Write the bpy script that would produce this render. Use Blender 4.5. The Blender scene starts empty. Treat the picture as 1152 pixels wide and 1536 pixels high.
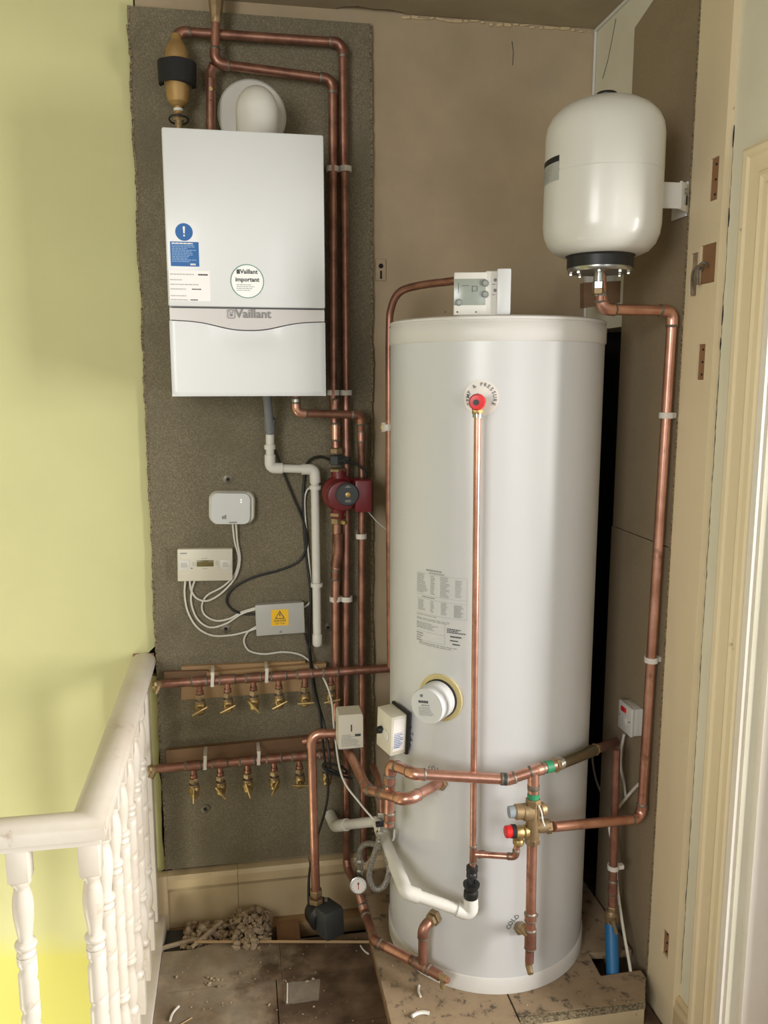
import bpy, bmesh, math, random
from mathutils import Vector, Matrix, noise
random.seed(7)
SC = bpy.context.scene
COL = SC.collection
OFF = Vector((0, 0, 1.86))            # everything below is measured from the eye; the floor lies 1.86 m under it

# ------------------------------------------------------------------ camera
FPX, YAW, PIT = 1240.0, 0.1744, 0.1571
cy_, sy_, cp_, sp_ = math.cos(YAW), math.sin(YAW), math.cos(PIT), math.sin(PIT)
CF_ = Vector((sy_*cp_, cy_*cp_, -sp_)); CR_ = Vector((cy_, -sy_, 0)); CU_ = CR_.cross(CF_)
cam = bpy.data.cameras.new('camera'); camo = bpy.data.objects.new('camera', cam); COL.objects.link(camo)
cam.sensor_fit = 'VERTICAL'; cam.sensor_height = 24; cam.lens = FPX/1536*24; cam.clip_start = .02
m = Matrix.Identity(4)
for i, c in enumerate((CR_, CU_, -CF_)):
    for j in range(3): m[j][i] = c[j]
m.translation = OFF
camo.matrix_world = m
SC.camera = camo
# ------------------------------------------------------------------ world, lights, exposure
W = bpy.data.worlds.new('world'); SC.world = W; W.use_nodes = True
bg = W.node_tree.nodes['Background']; bg.inputs[0].default_value = (1.0, .975, .93, 1); bg.inputs[1].default_value = .27
def area(name, loc, target, sx, sy, power, color):
    l = bpy.data.lights.new(name, 'AREA'); l.shape = 'RECTANGLE'; l.size = sx; l.size_y = sy; l.energy = power; l.color = color
    o = bpy.data.objects.new(name, l); COL.objects.link(o)
    o.location = Vector(loc)+OFF
    o.rotation_euler = (Vector(target)-Vector(loc)).to_track_quat('-Z', 'Y').to_euler()
    return o
area('landing_window_light', (-1.7, -1.3, .35), (.4, 2.4, -.5), 1.1, 1.4, 64, (1, .99, .96))
area('far_window_light', (1.05, -1.9, .0), (.5, 2.4, -.6), .55, 1.6, 15, (.88, .93, 1))
area('side_room_window_light', (3.2, .55, -.35), (1.3, 1.75, -.75), 1.2, 1.5, 240, (1, .97, .92))
area('stairwell_light', (-1.5, 1.6, -2.4), (-.9, 2.78, -2.0), .7, .7, 26, (1, .97, .8))
SC.view_settings.view_transform = 'Standard'; SC.view_settings.look = 'None'
SC.view_settings.gamma = 1; SC.view_settings.use_curve_mapping = False
SC.view_settings.exposure = 0.12

# ------------------------------------------------------------------ measuring helpers (photo point + known plane -> place)
def ray(px, py): return CF_ + CR_*((px-576)/FPX) - CU_*((py-768)/FPX)
def P(px, py, Y): d = ray(px, py); return d*(Y/d.y)
def PX(px, py, X): d = ray(px, py); return d*(X/d.x)
def PZ(px, py, Z): d = ray(px, py); return d*(Z/d.z)
def ppm(p): return FPX/Vector(p).dot(CF_)
def m_of(npx, p): return npx/ppm(p)
TX, TY, TR = .753, 2.38, .31          # the hot water cylinder
TZ0, TZ1 = -1.767, .168
def PC(px, py, off=0):
    d = ray(px, py); R = TR+off
    a = d.x**2+d.y**2; b = -2*(d.x*TX+d.y*TY); c = TX**2+TY**2-R*R
    t = (-b-math.sqrt(max(0, b*b-4*a*c)))/(2*a); return d*t
def NC(p): v = Vector((p[0]-TX, p[1]-TY, 0)); return v.normalized()
WALL = 2.78; BF = 2.762               # wall face, chipboard face

# ------------------------------------------------------------------ materials
MATS = {}
def mat(name, col, rough=.5, metal=0, col2=None, scale=8, bump=0, bscale=60, contrast=(.35, .65), spec=.5, detail=6, dist=0, trans=0, coat=0, emit=None, estr=0, col3=None, c3=(.62, .7), scale3=3, stretch=None):
    M = bpy.data.materials.new(name); M.use_nodes = True; nt = M.node_tree; N = nt.nodes; L = nt.links
    b = N['Principled BSDF']; b.inputs['Roughness'].default_value = rough; b.inputs['Metallic'].default_value = metal
    b.inputs['Base Color'].default_value = (*col, 1); b.inputs['Specular IOR Level'].default_value = spec
    if coat: b.inputs['Coat Weight'].default_value = coat; b.inputs['Coat Roughness'].default_value = .12
    if trans: b.inputs['Transmission Weight'].default_value = trans
    if emit: b.inputs['Emission Color'].default_value = (*emit, 1); b.inputs['Emission Strength'].default_value = estr
    if col2 or bump:
        g = N.new('ShaderNodeNewGeometry'); src = g.outputs['Position']
        if stretch:
            mp = N.new('ShaderNodeMapping'); mp.inputs['Scale'].default_value = stretch; L.new(src, mp.inputs[0]); src = mp.outputs[0]
    if col2:
        n = N.new('ShaderNodeTexNoise'); n.inputs['Scale'].default_value = scale; n.inputs['Detail'].default_value = detail; n.inputs['Distortion'].default_value = dist; n.inputs['Roughness'].default_value = .6
        L.new(src, n.inputs['Vector'])
        r = N.new('ShaderNodeValToRGB'); r.color_ramp.elements[0].position = contrast[0]; r.color_ramp.elements[1].position = contrast[1]
        r.color_ramp.elements[0].color = (*col, 1); r.color_ramp.elements[1].color = (*col2, 1)
        L.new(n.outputs['Fac'], r.inputs[0]); out = r.outputs[0]
        if col3:
            n3 = N.new('ShaderNodeTexNoise'); n3.inputs['Scale'].default_value = scale3; n3.inputs['Detail'].default_value = 8; n3.inputs['Roughness'].default_value = .7; L.new(g.outputs['Position'], n3.inputs['Vector'])
            mr = N.new('ShaderNodeMapRange'); mr.inputs[1].default_value = c3[0]; mr.inputs[2].default_value = c3[1]; L.new(n3.outputs['Fac'], mr.inputs[0])
            mx = N.new('ShaderNodeMix'); mx.data_type = 'RGBA'; L.new(mr.outputs[0], mx.inputs['Factor']); L.new(out, mx.inputs['A']); mx.inputs['B'].default_value = (*col3, 1); out = mx.outputs['Result']
        L.new(out, b.inputs['Base Color'])
    if bump:
        n2 = N.new('ShaderNodeTexNoise'); n2.inputs['Scale'].default_value = bscale; n2.inputs['Detail'].default_value = 5; L.new(src, n2.inputs['Vector'])
        bp = N.new('ShaderNodeBump'); bp.inputs['Strength'].default_value = min(1, bump); bp.inputs['Distance'].default_value = .004*max(1, bump); L.new(n2.outputs['Fac'], bp.inputs['Height']); L.new(bp.outputs[0], b.inputs['Normal'])
    MATS[name] = M; return M
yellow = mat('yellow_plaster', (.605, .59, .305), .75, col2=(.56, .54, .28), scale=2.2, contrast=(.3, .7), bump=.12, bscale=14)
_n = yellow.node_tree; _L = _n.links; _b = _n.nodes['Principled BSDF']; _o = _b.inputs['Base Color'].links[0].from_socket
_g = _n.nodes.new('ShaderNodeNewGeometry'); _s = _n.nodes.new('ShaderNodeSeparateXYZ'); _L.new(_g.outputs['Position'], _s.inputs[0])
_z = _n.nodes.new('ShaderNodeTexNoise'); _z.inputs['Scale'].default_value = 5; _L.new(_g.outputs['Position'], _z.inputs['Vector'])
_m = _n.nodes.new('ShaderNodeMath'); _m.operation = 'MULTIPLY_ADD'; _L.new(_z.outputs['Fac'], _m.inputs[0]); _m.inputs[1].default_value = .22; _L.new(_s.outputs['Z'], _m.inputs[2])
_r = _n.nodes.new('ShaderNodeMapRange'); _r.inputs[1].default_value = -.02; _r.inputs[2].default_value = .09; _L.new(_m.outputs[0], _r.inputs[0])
_x = _n.nodes.new('ShaderNodeMix'); _x.data_type = 'RGBA'; _L.new(_r.outputs[0], _x.inputs['Factor']); _x.inputs['A'].default_value = (.64, .60, .16, 1); _L.new(_o, _x.inputs['B']); _L.new(_x.outputs['Result'], _b.inputs['Base Color'])  # deeper yellow low down: stairwell light and its bounce painted into the colour
beige = mat('beige_old_paint', (.46, .36, .235), .8, col2=(.375, .29, .187), scale=2.4, bump=.25, bscale=20, col3=(.36, .31, .235), c3=(.6, .75), scale3=4)
ceilm = mat('ceiling_plaster', (.42, .36, .25), .85, col2=(.34, .28, .19), scale=3, bump=.3, bscale=18)
board = mat('chipboard_grey', (.150, .127, .082), .85, col2=(.25, .215, .145), scale=230, detail=3, contrast=(.45, .66), bump=.3, bscale=260, col3=(.13, .108, .07), c3=(.5, .75), scale3=2.2)
boardr = mat('chipboard_brown', (.27, .205, .125), .8, col2=(.31, .24, .15), scale=180, bump=.2, bscale=200, col3=(.23, .175, .105), c3=(.5, .75), scale3=2)
edgem = mat('chipboard_edge', (.27, .215, .13), .9, col2=(.09, .07, .04), scale=170, contrast=(.45, .6), bump=1, bscale=150)
dark = mat('dark_void', (.012, .01, .008), .95)
plat = mat('dirty_chipboard', (.33, .24, .15), .85, col2=(.24, .17, .105), scale=11, contrast=(.35, .7), bump=.3, bscale=90, col3=(.10, .075, .05), c3=(.545, .63), scale3=22)
floorb = mat('stained_board', (.36, .285, .205), .8, col2=(.18, .125, .08), scale=6, contrast=(.35, .65), bump=.4, bscale=60, col3=(.2, .17, .125), c3=(.45, .7), scale3=14)
floord_ = mat('wet_stained_board', (.115, .075, .047), .62, col2=(.06, .038, .024), scale=5, contrast=(.35, .65), bump=.3, bscale=50, col3=(.2, .15, .1), c3=(.6, .72), scale3=9)
floord = floorb
nt = floorb.node_tree; N = nt.nodes; L = nt.links; bs_ = N['Principled BSDF']; old = bs_.inputs['Base Color'].links[0].from_socket
g_ = N.new('ShaderNodeNewGeometry'); sx = N.new('ShaderNodeSeparateXYZ'); L.new(g_.outputs['Position'], sx.inputs[0])
nz_ = N.new('ShaderNodeTexNoise'); nz_.inputs['Scale'].default_value = 4.5; nz_.inputs['Detail'].default_value = 9; nz_.inputs['Roughness'].default_value = .62; L.new(g_.outputs['Position'], nz_.inputs['Vector'])
m1 = N.new('ShaderNodeMath'); m1.operation = 'MULTIPLY_ADD'; L.new(nz_.outputs['Fac'], m1.inputs[0]); m1.inputs[1].default_value = 1.1; L.new(sx.outputs['X'], m1.inputs[2])
mr_ = N.new('ShaderNodeMapRange'); mr_.inputs[1].default_value = .50; mr_.inputs[2].default_value = .66; L.new(m1.outputs[0], mr_.inputs[0])
mx_ = N.new('ShaderNodeMix'); mx_.data_type = 'RGBA'; L.new(mr_.outputs[0], mx_.inputs['Factor']); L.new(old, mx_.inputs['A'])
n2_ = N.new('ShaderNodeTexNoise'); n2_.inputs['Scale'].default_value = 11; n2_.inputs['Detail'].default_value = 8; L.new(g_.outputs['Position'], n2_.inputs['Vector'])
rp_ = N.new('ShaderNodeValToRGB'); rp_.color_ramp.elements[0].position = .4; rp_.color_ramp.elements[1].position = .68; rp_.color_ramp.elements[0].color = (.065, .037, .02, 1); rp_.color_ramp.elements[1].color = (.17, .11, .065, 1); L.new(n2_.outputs['Fac'], rp_.inputs[0])
L.new(rp_.outputs[0], mx_.inputs['B']); L.new(mx_.outputs['Result'], bs_.inputs['Base Color'])
rawwood = mat('raw_timber', (.32, .17, .08), .7, col2=(.21, .105, .05), scale=6, contrast=(.3, .7), stretch=(1, 1, .12), bump=.2, bscale=50)
rawwoodh = mat('sawn_batten', (.47, .31, .16), .75, col2=(.33, .205, .10), scale=9, contrast=(.3, .7), stretch=(.15, 1, 1), bump=.2, bscale=60)
redwood = mat('red_stained_batten', (.25, .145, .075), .7, col2=(.16, .088, .045), scale=9, stretch=(.15, 1, 1), bump=.2, bscale=60)
cream = mat('cream_gloss_paint', (.62, .49, .30), .45, col2=(.55, .43, .26), scale=3, contrast=(.3, .7), bump=.15, bscale=16, col3=(.40, .3, .19), c3=(.68, .76), scale3=9)
cream2 = mat('cream_frame_paint', (.80, .68, .46), .5, col2=(.72, .60, .40), scale=3, contrast=(.3, .7), stretch=(1, 1, .25), bump=.15, bscale=16, col3=(.36, .26, .16), c3=(.69, .75), scale3=11)
palepaint = mat('pale_wall_paint', (.74, .71, .58), .7, col2=(.69, .66, .52), scale=4, bump=.2, bscale=25, col3=(.4, .33, .23), c3=(.7, .76), scale3=12)
banm = mat('banister_paint', (.68, .63, .56), .38, col2=(.60, .53, .45), scale=5, bump=.12, bscale=25, col3=(.36, .26, .18), c3=(.60, .74), scale3=10)
white = mat('white_enamel', (.65, .66, .665), .40, col2=(.635, .645, .655), scale=2, coat=.15)
tankm = mat('white_plastic_coated_steel', (.64, .648, .655), .31, col2=(.625, .63, .64), scale=2.2, spec=.5, bump=.05, bscale=4)
lidm = mat('white_lid_plastic', (.70, .685, .66), .45, col2=(.66, .64, .61), scale=5)
vessm = mat('cream_white_enamel', (.68, .67, .63), .30, coat=.2)
plas = mat('white_plastic', (.68, .665, .62), .4, col2=(.64, .62, .57), scale=6)
plasc = mat('cream_plastic', (.66, .62, .52), .4)
clipm = mat('clip_plastic', (.66, .62, .56), .45)
silver = mat('silver_band', (.56, .53, .51), .4, metal=.25)
greyp = mat('grey_plastic', (.17, .18, .19), .5)
boxg = mat('grey_box_paint', (.42, .42, .40), .4)
greyd = mat('dark_grey_plastic', (.035, .04, .042), .45)
black = mat('black_plastic', (.012, .012, .013), .45)
rubber = mat('black_rubber', (.008, .008, .008), .8)
ink = mat('black_ink', (.06, .06, .065), .6)
inkg = mat('grey_ink', (.30, .30, .29), .6)
inkl = mat('pale_grey_ink', (.40, .40, .38), .6)
logog = mat('logo_grey', (.2, .2, .2), .5)
blue = mat('blue_sticker', (.015, .11, .33), .4)
bluel = mat('blue_sticker_print', (.25, .4, .62), .4)
green = mat('green_ring_print', (.03, .2, .13), .5)
paper = mat('paper_sticker', (.78, .74, .70), .5)
yel = mat('yellow_warning', (.85, .5, .02), .45)
red = mat('red_plastic', (.62, .02, .02), .35)
redp = mat('pump_red', (.14, .012, .016), .4)
copper = mat('copper', (.72, .40, .31), .34, metal=.9, col2=(.50, .245, .18), scale=14, contrast=(.35, .68), bump=.05, bscale=30, col3=(.25, .125, .095), c3=(.58, .74), scale3=16)
copperd = mat('tarnished_copper', (.44, .225, .165), .42, metal=.82, col2=(.24, .115, .083), scale=16, contrast=(.35, .65), bump=.08, bscale=40, col3=(.30, .24, .21), c3=(.6, .7), scale3=20)
solder = mat('solder', (.27, .225, .185), .5, metal=.6, col2=(.13, .12, .09), scale=60)
brass = mat('brass', (.52, .38, .17), .42, metal=.8, col2=(.27, .18, .07), scale=25, contrast=(.35, .7), bump=.06)
brassd = mat('dull_brass', (.40, .29, .16), .5, metal=.65, col2=(.24, .165, .09), scale=22, bump=.08)
brasst = mat('ochre_brass', (.42, .27, .1), .55, metal=.45, col2=(.33, .2, .08), scale=18, bump=.1)
steel = mat('steel', (.52, .51, .48), .3, metal=.95, col2=(.4, .39, .36), scale=30)
braid = mat('braided_steel', (.42, .40, .36), .45, metal=.6, col2=(.17, .16, .145), scale=260, contrast=(.42, .58), bump=.8, bscale=260)
ptfe = mat('green_thread_tape', (.03, .25, .12), .5)
bluep = mat('blue_water_pipe', (.01, .13, .32), .4)
foamy = mat('yellow_foam', (.6, .5, .24), .9, bump=.5, bscale=90)
wcable = mat('white_cable', (.68, .66, .60), .45)
bcable = mat('black_cable', (.012, .012, .012), .5)
rub = mat('rubble_plaster', (.44, .34, .235), .95, col2=(.28, .20, .13), scale=22, bump=.6, bscale=80)
lcd = mat('lcd_screen', (.16, .13, .04), .25)
lcdg = mat('grey_lcd_window', (.30, .33, .29), .2)
bagm = mat('clear_polythene', (.5, .44, .37), .2); bagm.node_tree.nodes['Principled BSDF'].inputs['Alpha'].default_value = .28
ledm = mat('status_light', (.9, .9, .9), .4, emit=(1, 1, 1), estr=1.2)

# ------------------------------------------------------------------ mesh builder
def frame(ax):
    ax = Vector(ax).normalized(); t = Vector((0, 0, 1)) if abs(ax.z) < .9 else Vector((1, 0, 0))
    u = t.cross(ax).normalized(); v = ax.cross(u); return u, v, ax
TEXTS = {}
def text_geo(s, bold=0):
    k = (s, bold)
    if k not in TEXTS:
        c = bpy.data.curves.new('t', 'FONT'); c.body = s; c.size = 1; c.offset = bold; c.resolution_u = 2
        c.align_x = 'CENTER'; c.align_y = 'CENTER'
        o = bpy.data.objects.new('t', c); COL.objects.link(o)
        me = bpy.data.meshes.new_from_object(o)
        TEXTS[k] = ([tuple(v.co[:2]) for v in me.vertices], [tuple(p.vertices) for p in me.polygons])
        bpy.data.objects.remove(o); bpy.data.curves.remove(c); bpy.data.meshes.remove(me)
    return TEXTS[k]
ORG = {}
class MB:
    def __init__(s): s.v = []; s.f = []; s.mi = []; s.mats = []; s.k = 0
    def m(s, M):
        if M not in s.mats: s.mats.append(M)
        s.k = s.mats.index(M); return s
    def add(s, vs, fs):
        n = len(s.v); s.v += [Vector(x) for x in vs]
        for f in fs: s.f.append(tuple(i+n for i in f)); s.mi.append(s.k)
        return s
    def box(s, c, d, R=None, bev=0, seg=2):
        if bev > 0:
            bm = bmesh.new(); bmesh.ops.create_cube(bm, size=1)
            for v in bm.verts: v.co = Vector((v.co.x*d[0], v.co.y*d[1], v.co.z*d[2]))
            bmesh.ops.bevel(bm, geom=list(bm.edges), offset=bev, segments=seg, profile=.5, affect='EDGES')
            bm.verts.ensure_lookup_table(); vs = [v.co.copy() for v in bm.verts]; fs = [tuple(v.index for v in f.verts) for f in bm.faces]; bm.free()
        else:
            vs = [Vector((x*d[0]/2, y*d[1]/2, z*d[2]/2)) for x in (-1, 1) for y in (-1, 1) for z in (-1, 1)]
            fs = [(0, 1, 3, 2), (4, 6, 7, 5), (0, 4, 5, 1), (2, 3, 7, 6), (0, 2, 6, 4), (1, 5, 7, 3)]
        c = Vector(c); return s.add([c+(R@v if R else v) for v in vs], fs)
    def bx(s, x0, x1, y0, y1, z0, z1, bev=0): return s.box(((x0+x1)/2, (y0+y1)/2, (z0+z1)/2), (x1-x0, y1-y0, z1-z0), None, bev)
    def tube(s, pts, r, n=12, caps=True):
        pts = [Vector(p) for p in pts]; N = len(pts); rs = r if isinstance(r, (list, tuple)) else [r]*N
        T = [(pts[min(i+1, N-1)]-pts[max(i-1, 0)]).normalized() for i in range(N)]
        u, v, _ = frame(T[0]); vs = []
        for i in range(N):
            if i: u = (u-T[i]*u.dot(T[i])).normalized(); v = T[i].cross(u)
            vs += [pts[i]+u*math.cos(2*math.pi*k/n)*rs[i]+v*math.sin(2*math.pi*k/n)*rs[i] for k in range(n)]
        fs = [(i*n+k, i*n+(k+1) % n, (i+1)*n+(k+1) % n, (i+1)*n+k) for i in range(N-1) for k in range(n)]
        if caps: fs += [tuple(range(n))[::-1], tuple((N-1)*n+k for k in range(n))]
        return s.add(vs, fs)
    def lathe(s, prof, o, ax, n=24, R=None, rot=0):
        u, v, a = frame(ax) if R is None else R; o = Vector(o); vs = []
        for r, h in prof: vs += [o+a*h+(u*math.cos(2*math.pi*k/n+rot)+v*math.sin(2*math.pi*k/n+rot))*max(r, 1e-4) for k in range(n)]
        N = len(prof)
        fs = [(i*n+k, i*n+(k+1) % n, (i+1)*n+(k+1) % n, (i+1)*n+k) for i in range(N-1) for k in range(n)]
        fs += [tuple(range(n))[::-1], tuple((N-1)*n+k for k in range(n))]
        return s.add(vs, fs)
    def cyl(s, a, b, r, n=16, r2=None):
        a = Vector(a); b = Vector(b); return s.lathe([(r, 0), (r if r2 is None else r2, (b-a).length)], a, b-a, n)
    def poly(s, pts2, o, u, v, t=0):
        """flat polygon in the frame (o,u,v), extruded by t along -(u x v)"""
        o = Vector(o); u = Vector(u); v = Vector(v); w = u.cross(v).normalized(); n = len(pts2)
        F = [o+u*a+v*b for a, b in pts2]
        if t == 0: return s.add(F, [tuple(range(n))])
        return s.add(F+[p-w*t for p in F], [tuple(range(n)), tuple(range(n, 2*n))[::-1]]+[(i, n+i, n+(i+1) % n, (i+1) % n) for i in range(n)])
    def text(s, t, o, u, v, size, bold=0, fn=None):
        vs, fs = text_geo(t, bold)
        if fn: return s.add([fn(x*size, y*size) for x, y in vs], fs)
        o = Vector(o); u = Vector(u); v = Vector(v); return s.add([o+u*x*size+v*y*size for x, y in vs], fs)
    def build(s, name, parent=None, M=None, smooth=True, ang=.65, origin=None, at=None):
        if M and not s.mats: s.mats = [M]
        po = ORG.get(parent.name, Vector()) if parent else Vector()
        if origin is None: origin = po if parent else (sum(s.v, Vector())/max(1, len(s.v)))
        origin = Vector(origin)
        me = bpy.data.meshes.new(name); me.from_pydata([v-origin for v in s.v], [], s.f)
        for M_ in s.mats: me.materials.append(M_)
        me.polygons.foreach_set('material_index', s.mi)
        me.validate()
        bm = bmesh.new(); bm.from_mesh(me); bmesh.ops.recalc_face_normals(bm, faces=bm.faces) if not getattr(s, 'norec', 0) else None; bm.to_mesh(me); bm.free()
        if smooth: me.shade_smooth(); me.set_sharp_from_angle(angle=ang)
        o = bpy.data.objects.new(name, me); COL.objects.link(o)
        if parent: o.parent = parent; o.location = origin-po
        else: o.location = origin+OFF
        ORG[o.name] = origin; return o
def tag(o, label=None, cat=None, group=None, kind=None):
    if label: o['label'] = label
    if cat: o['category'] = cat
    if group: o['group'] = group
    if kind: o['kind'] = kind
    return o
def thing(name, label, cat, loc, group=None, kind=None):
    o = bpy.data.objects.new(name, None); COL.objects.link(o); o.location = Vector(loc)+OFF; ORG[o.name] = Vector(loc)
    o.empty_display_size = .02
    return tag(o, label, cat, group, kind)
def dup(o, parent, loc):
    c = o.copy(); COL.objects.link(c); c.parent = parent; c.location = loc
    for g in list(o.children):
        d = g.copy(); COL.objects.link(d); d.parent = c
    return c
def fillet(pts, R, seg=6):
    pts = [Vector(p) for p in pts]; out = [pts[0]]; arcs = []
    for i in range(1, len(pts)-1):
        a, b, c = pts[i-1], pts[i], pts[i+1]; d1 = (a-b).normalized(); d2 = (c-b).normalized()
        al = d1.angle(d2); 
        if al > 3.1: out.append(b); continue
        t = min(R/math.tan(al/2), (a-b).length*.48, (c-b).length*.48); r = t*math.tan(al/2)
        p1 = b+d1*t; p2 = b+d2*t; cc = b+(d1+d2).normalized()*(r/math.sin(al/2))
        arc = []
        e1 = p1-cc; e2 = p2-cc; om = e1.angle(e2)
        for k in range(seg+1):
            f = k/seg; arc.append(cc+(e1*math.sin((1-f)*om)+e2*math.sin(f*om))/math.sin(om))
        out += arc; arcs.append((arc, -d1, d2))
    out.append(pts[-1]); return out, arcs
def spline(pts, k=8):
    pts = [Vector(p) for p in pts]; out = []
    Q = [pts[0]*2-pts[1]]+pts+[pts[-1]*2-pts[-2]]
    for i in range(1, len(Q)-2):
        for j in range(k):
            t = j/k; a, b, c, d = Q[i-1:i+3]
            out.append(.5*((2*b)+(c-a)*t+(2*a-5*b+4*c-d)*t*t+(3*b-a-3*c+d)*t**3))
    out.append(pts[-1]); return out
def pipe(parent, pts, r, R=.026, M=copper, FM=None, elbows=True, k=1.16, n=14, name='pipe_length', rings=True, skip=()):
    path, arcs = fillet(pts, R)
    MB().m(M).tube(path, r, n).build(name, parent)
    if elbows:
        for i, (arc, d1, d2) in enumerate(arcs):
            if i in skip: continue
            ext = r*.9
            e = MB().m(FM or M).tube([arc[0]-d1*ext]+arc+[arc[-1]+d2*ext], r*k, n).build('elbow', parent)
            if rings:
                for p, d in ((arc[0]-d1*ext, -d1), (arc[-1]+d2*ext, d2)):
                    MB().m(solder).lathe([(r*(k+.03), -.002), (r*(k+.05), .001), (r*1.03, .005)], p, d, n).build('solder_ring', e)
    return path
def coupler(parent, p, ax, r, L=.03, M=copperd, k=1.17, name='coupler'):
    a = Vector(ax).normalized(); p = Vector(p)
    o = MB().m(M).cyl(p-a*L/2, p+a*L/2, r*k, 14).build(name, parent)
    for s in (-1, 1): MB().m(solder).lathe([(r*(k+.03), -.002), (r*(k+.05), .001), (r*1.03, .005)], p+a*s*L/2, a*s, 14).build('solder_ring', o)
    return o
def nut(mb, p, ax, r, L): return mb.lathe([(r*.9, -L/2), (r, -L/2+.002), (r, L/2-.002), (r*.9, L/2)], p, ax, 6)
def cable(name, pts, r, label, M=wcable, group=None, k=8, cat='cable'):
    return tag(MB().m(M).tube(spline(pts, k), r, 8).build(name), label, cat, group)
def clip(p, ax, r, wallv, gap, label, w=.017, group='white pipe clips', M=clipm):
    p = Vector(p); a = Vector(ax).normalized(); wv = Vector(wallv).normalized()
    mb = MB().m(M)
    u = wv; v = a.cross(u); n = 20; vs = []; R1, R2 = r*1.02, r*1.30
    ring = []
    for kx in range(n):
        c, s_ = math.cos(2*math.pi*kx/n), math.sin(2*math.pi*kx/n); d = u*c+v*s_
        ring.append([p+d*R1-a*w/2, p+d*R2-a*w/2, p+d*R2+a*w/2, p+d*R1+a*w/2])
    vs = [q for g in ring for q in g]
    fs = [(i*4+j, i*4+(j+1) % 4, ((i+1) % n)*4+(j+1) % 4, ((i+1) % n)*4+j) for i in range(n) for j in range(4)]
    mb.add(vs, fs)
    if gap > r: mb.box(p+u*((r*1.05+gap)/2), (gap-r*1.05, r*1.1, w*.9), Matrix((u, v, a)).transposed())
    return tag(mb.build('pipe_clip'), label, 'clip', group)
def printed_lines(mb, o, u, v, w, h, n, gaps=.22, lh=.42, seed=1, wrap=None):
    rnd = random.Random(seed); step = h/n
    for i in range(n):
        y = -step*(i+.5); x = 0; end = w*rnd.uniform(.6, 1)
        while x < end:
            L = min(rnd.uniform(.05, .16)*w, end-x)
            q = [(x, y-step*lh/2), (x+L, y-step*lh/2), (x+L, y+step*lh/2), (x, y+step*lh/2)]
            mb.add([wrap(*c) if wrap else Vector(o)+Vector(u)*c[0]+Vector(v)*c[1] for c in q], [(0, 1, 2, 3)])
            x += L+w*.02
UX, UZ, NY = Vector((1, 0, 0)), Vector((0, 0, 1)), Vector((0, -1, 0))

# ================================================================== STRUCTURE
# back wall: masonry core, yellow plaster left of the chipboard, old beige paint on the right
back = thing('wall_back', 'back wall of the landing, yellow on the left, bare beige in the cupboard', None, (0, 2.9, -1.86), kind='structure')
MB().m(dark).bx(-3.2, 1.45, 2.812, 2.9, -4.2, 1.3).build('masonry', back)
jag = [(-3.2, -4.2), (-.335, -4.2), (-.335, -1.72), (-.292, -1.70)]
for i in range(26):                                                   # ragged plaster edge beside the board
    z = -1.68+i*.028
    x = -.286+random.uniform(-.003, .003)
    if -1.66 < z < -1.25: x = -.298+random.uniform(-.003, .003)
    jag.append((x, z))
jag += [(-.286, -.992), (-.330, -.985), (-.345, -.95), (-.322, -.91), (-.296, -.885), (-.28, -.865)]
jag += [(-.275, z/10) for z in range(-7, 12)]+[(-.275, 1.16), (-3.2, 1.16)]
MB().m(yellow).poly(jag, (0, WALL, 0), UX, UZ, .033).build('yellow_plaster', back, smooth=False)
MB().m(beige).bx(-.27, 1.203, WALL, 2.815, -1.95, 1.16).build('beige_plaster', back, smooth=False)
# hairline cracks and crumbling paint along the ceiling joint
mb = MB().m(cream)
for i in range(24):
    x = .56+i*.028; z = 1.139+random.uniform(-.004, .004)
    mb.box((x, WALL-.003, z), (random.uniform(.012, .034), .007, random.uniform(.004, .011)), Matrix.Rotation(random.uniform(-.2, .2), 3, 'Y'), .0015, 1)
tag(mb.build('plaster_lip', back), kind='stuff')
MB().m(ink).tube([P(768, 62, WALL-.0005), P(770, 78, WALL-.0005), P(769, 98, WALL-.0005)], .0012, 5).build('crack', back)
# ceiling with a broken slot over the chipboard
ce = thing('ceiling', 'stained plaster ceiling of the cupboard', None, (0, 1, 1.2), kind='structure')
cpts = [(-3.2, -2.2), (1.33, -2.2), (1.33, 2.8), (.56, 2.8), (.55, 2.765), (.50, 2.752), (.45, 2.757), (.40, 2.746), (.36, 2.756), (.34, 2.77), (.33, 2.8), (-3.2, 2.8)]
MB().m(ceilm).poly(cpts, (0, 0, 1.147), UX, Vector((0, 1, 0)), -.03).build('plaster', ce, smooth=False)
MB().m(dark).bx(-3.3, 1.5, -2.3, 2.9, 1.2, 1.25).build('loft_void', ce)
MB().m(ink).tube([Vector((.90+.1*i, 2.6-.12*i+.03*math.sin(i*2), 1.1465)) for i in range(4)], .0013, 5).build('crack', ce)
# right wall
wr = thing('wall_right', 'right wall with pale old paint and a bright doorway nearer the camera', None, (1.3, 1.5, -1.86), kind='structure')
mb = MB().m(palepaint)
mb.bx(1.203, 1.33, 1.73, 2.812, .17, 1.16).build('plaster_far', wr, smooth=False)
MB().m(palepaint).bx(1.203, 1.33, 1.73, 2.47, -2.0, .17).build('plaster_far', wr, smooth=False)
MB().m(dark).bx(1.33, 1.345, 2.3, 2.812, -2.0, .3).build('shade_recess_back', wr, smooth=False)  # made-up dark recess standing in for the shade behind the cylinder
MB().m(palepaint).bx(1.203, 1.33, .80, 1.73, .475, 1.16).build('plaster_over_doorway', wr, smooth=False)
MB().m(palepaint).bx(1.203, 1.33, -2.3, .80, -2.0, 1.16).build('plaster_near', wr, smooth=False)
MB().m(ink).tube([PX(924, 28, 1.2025), PX(918, 60, 1.2025), PX(912, 90, 1.2025), PX(904, 118, 1.2025)], .0012, 5).build('crack', wr)
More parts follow.
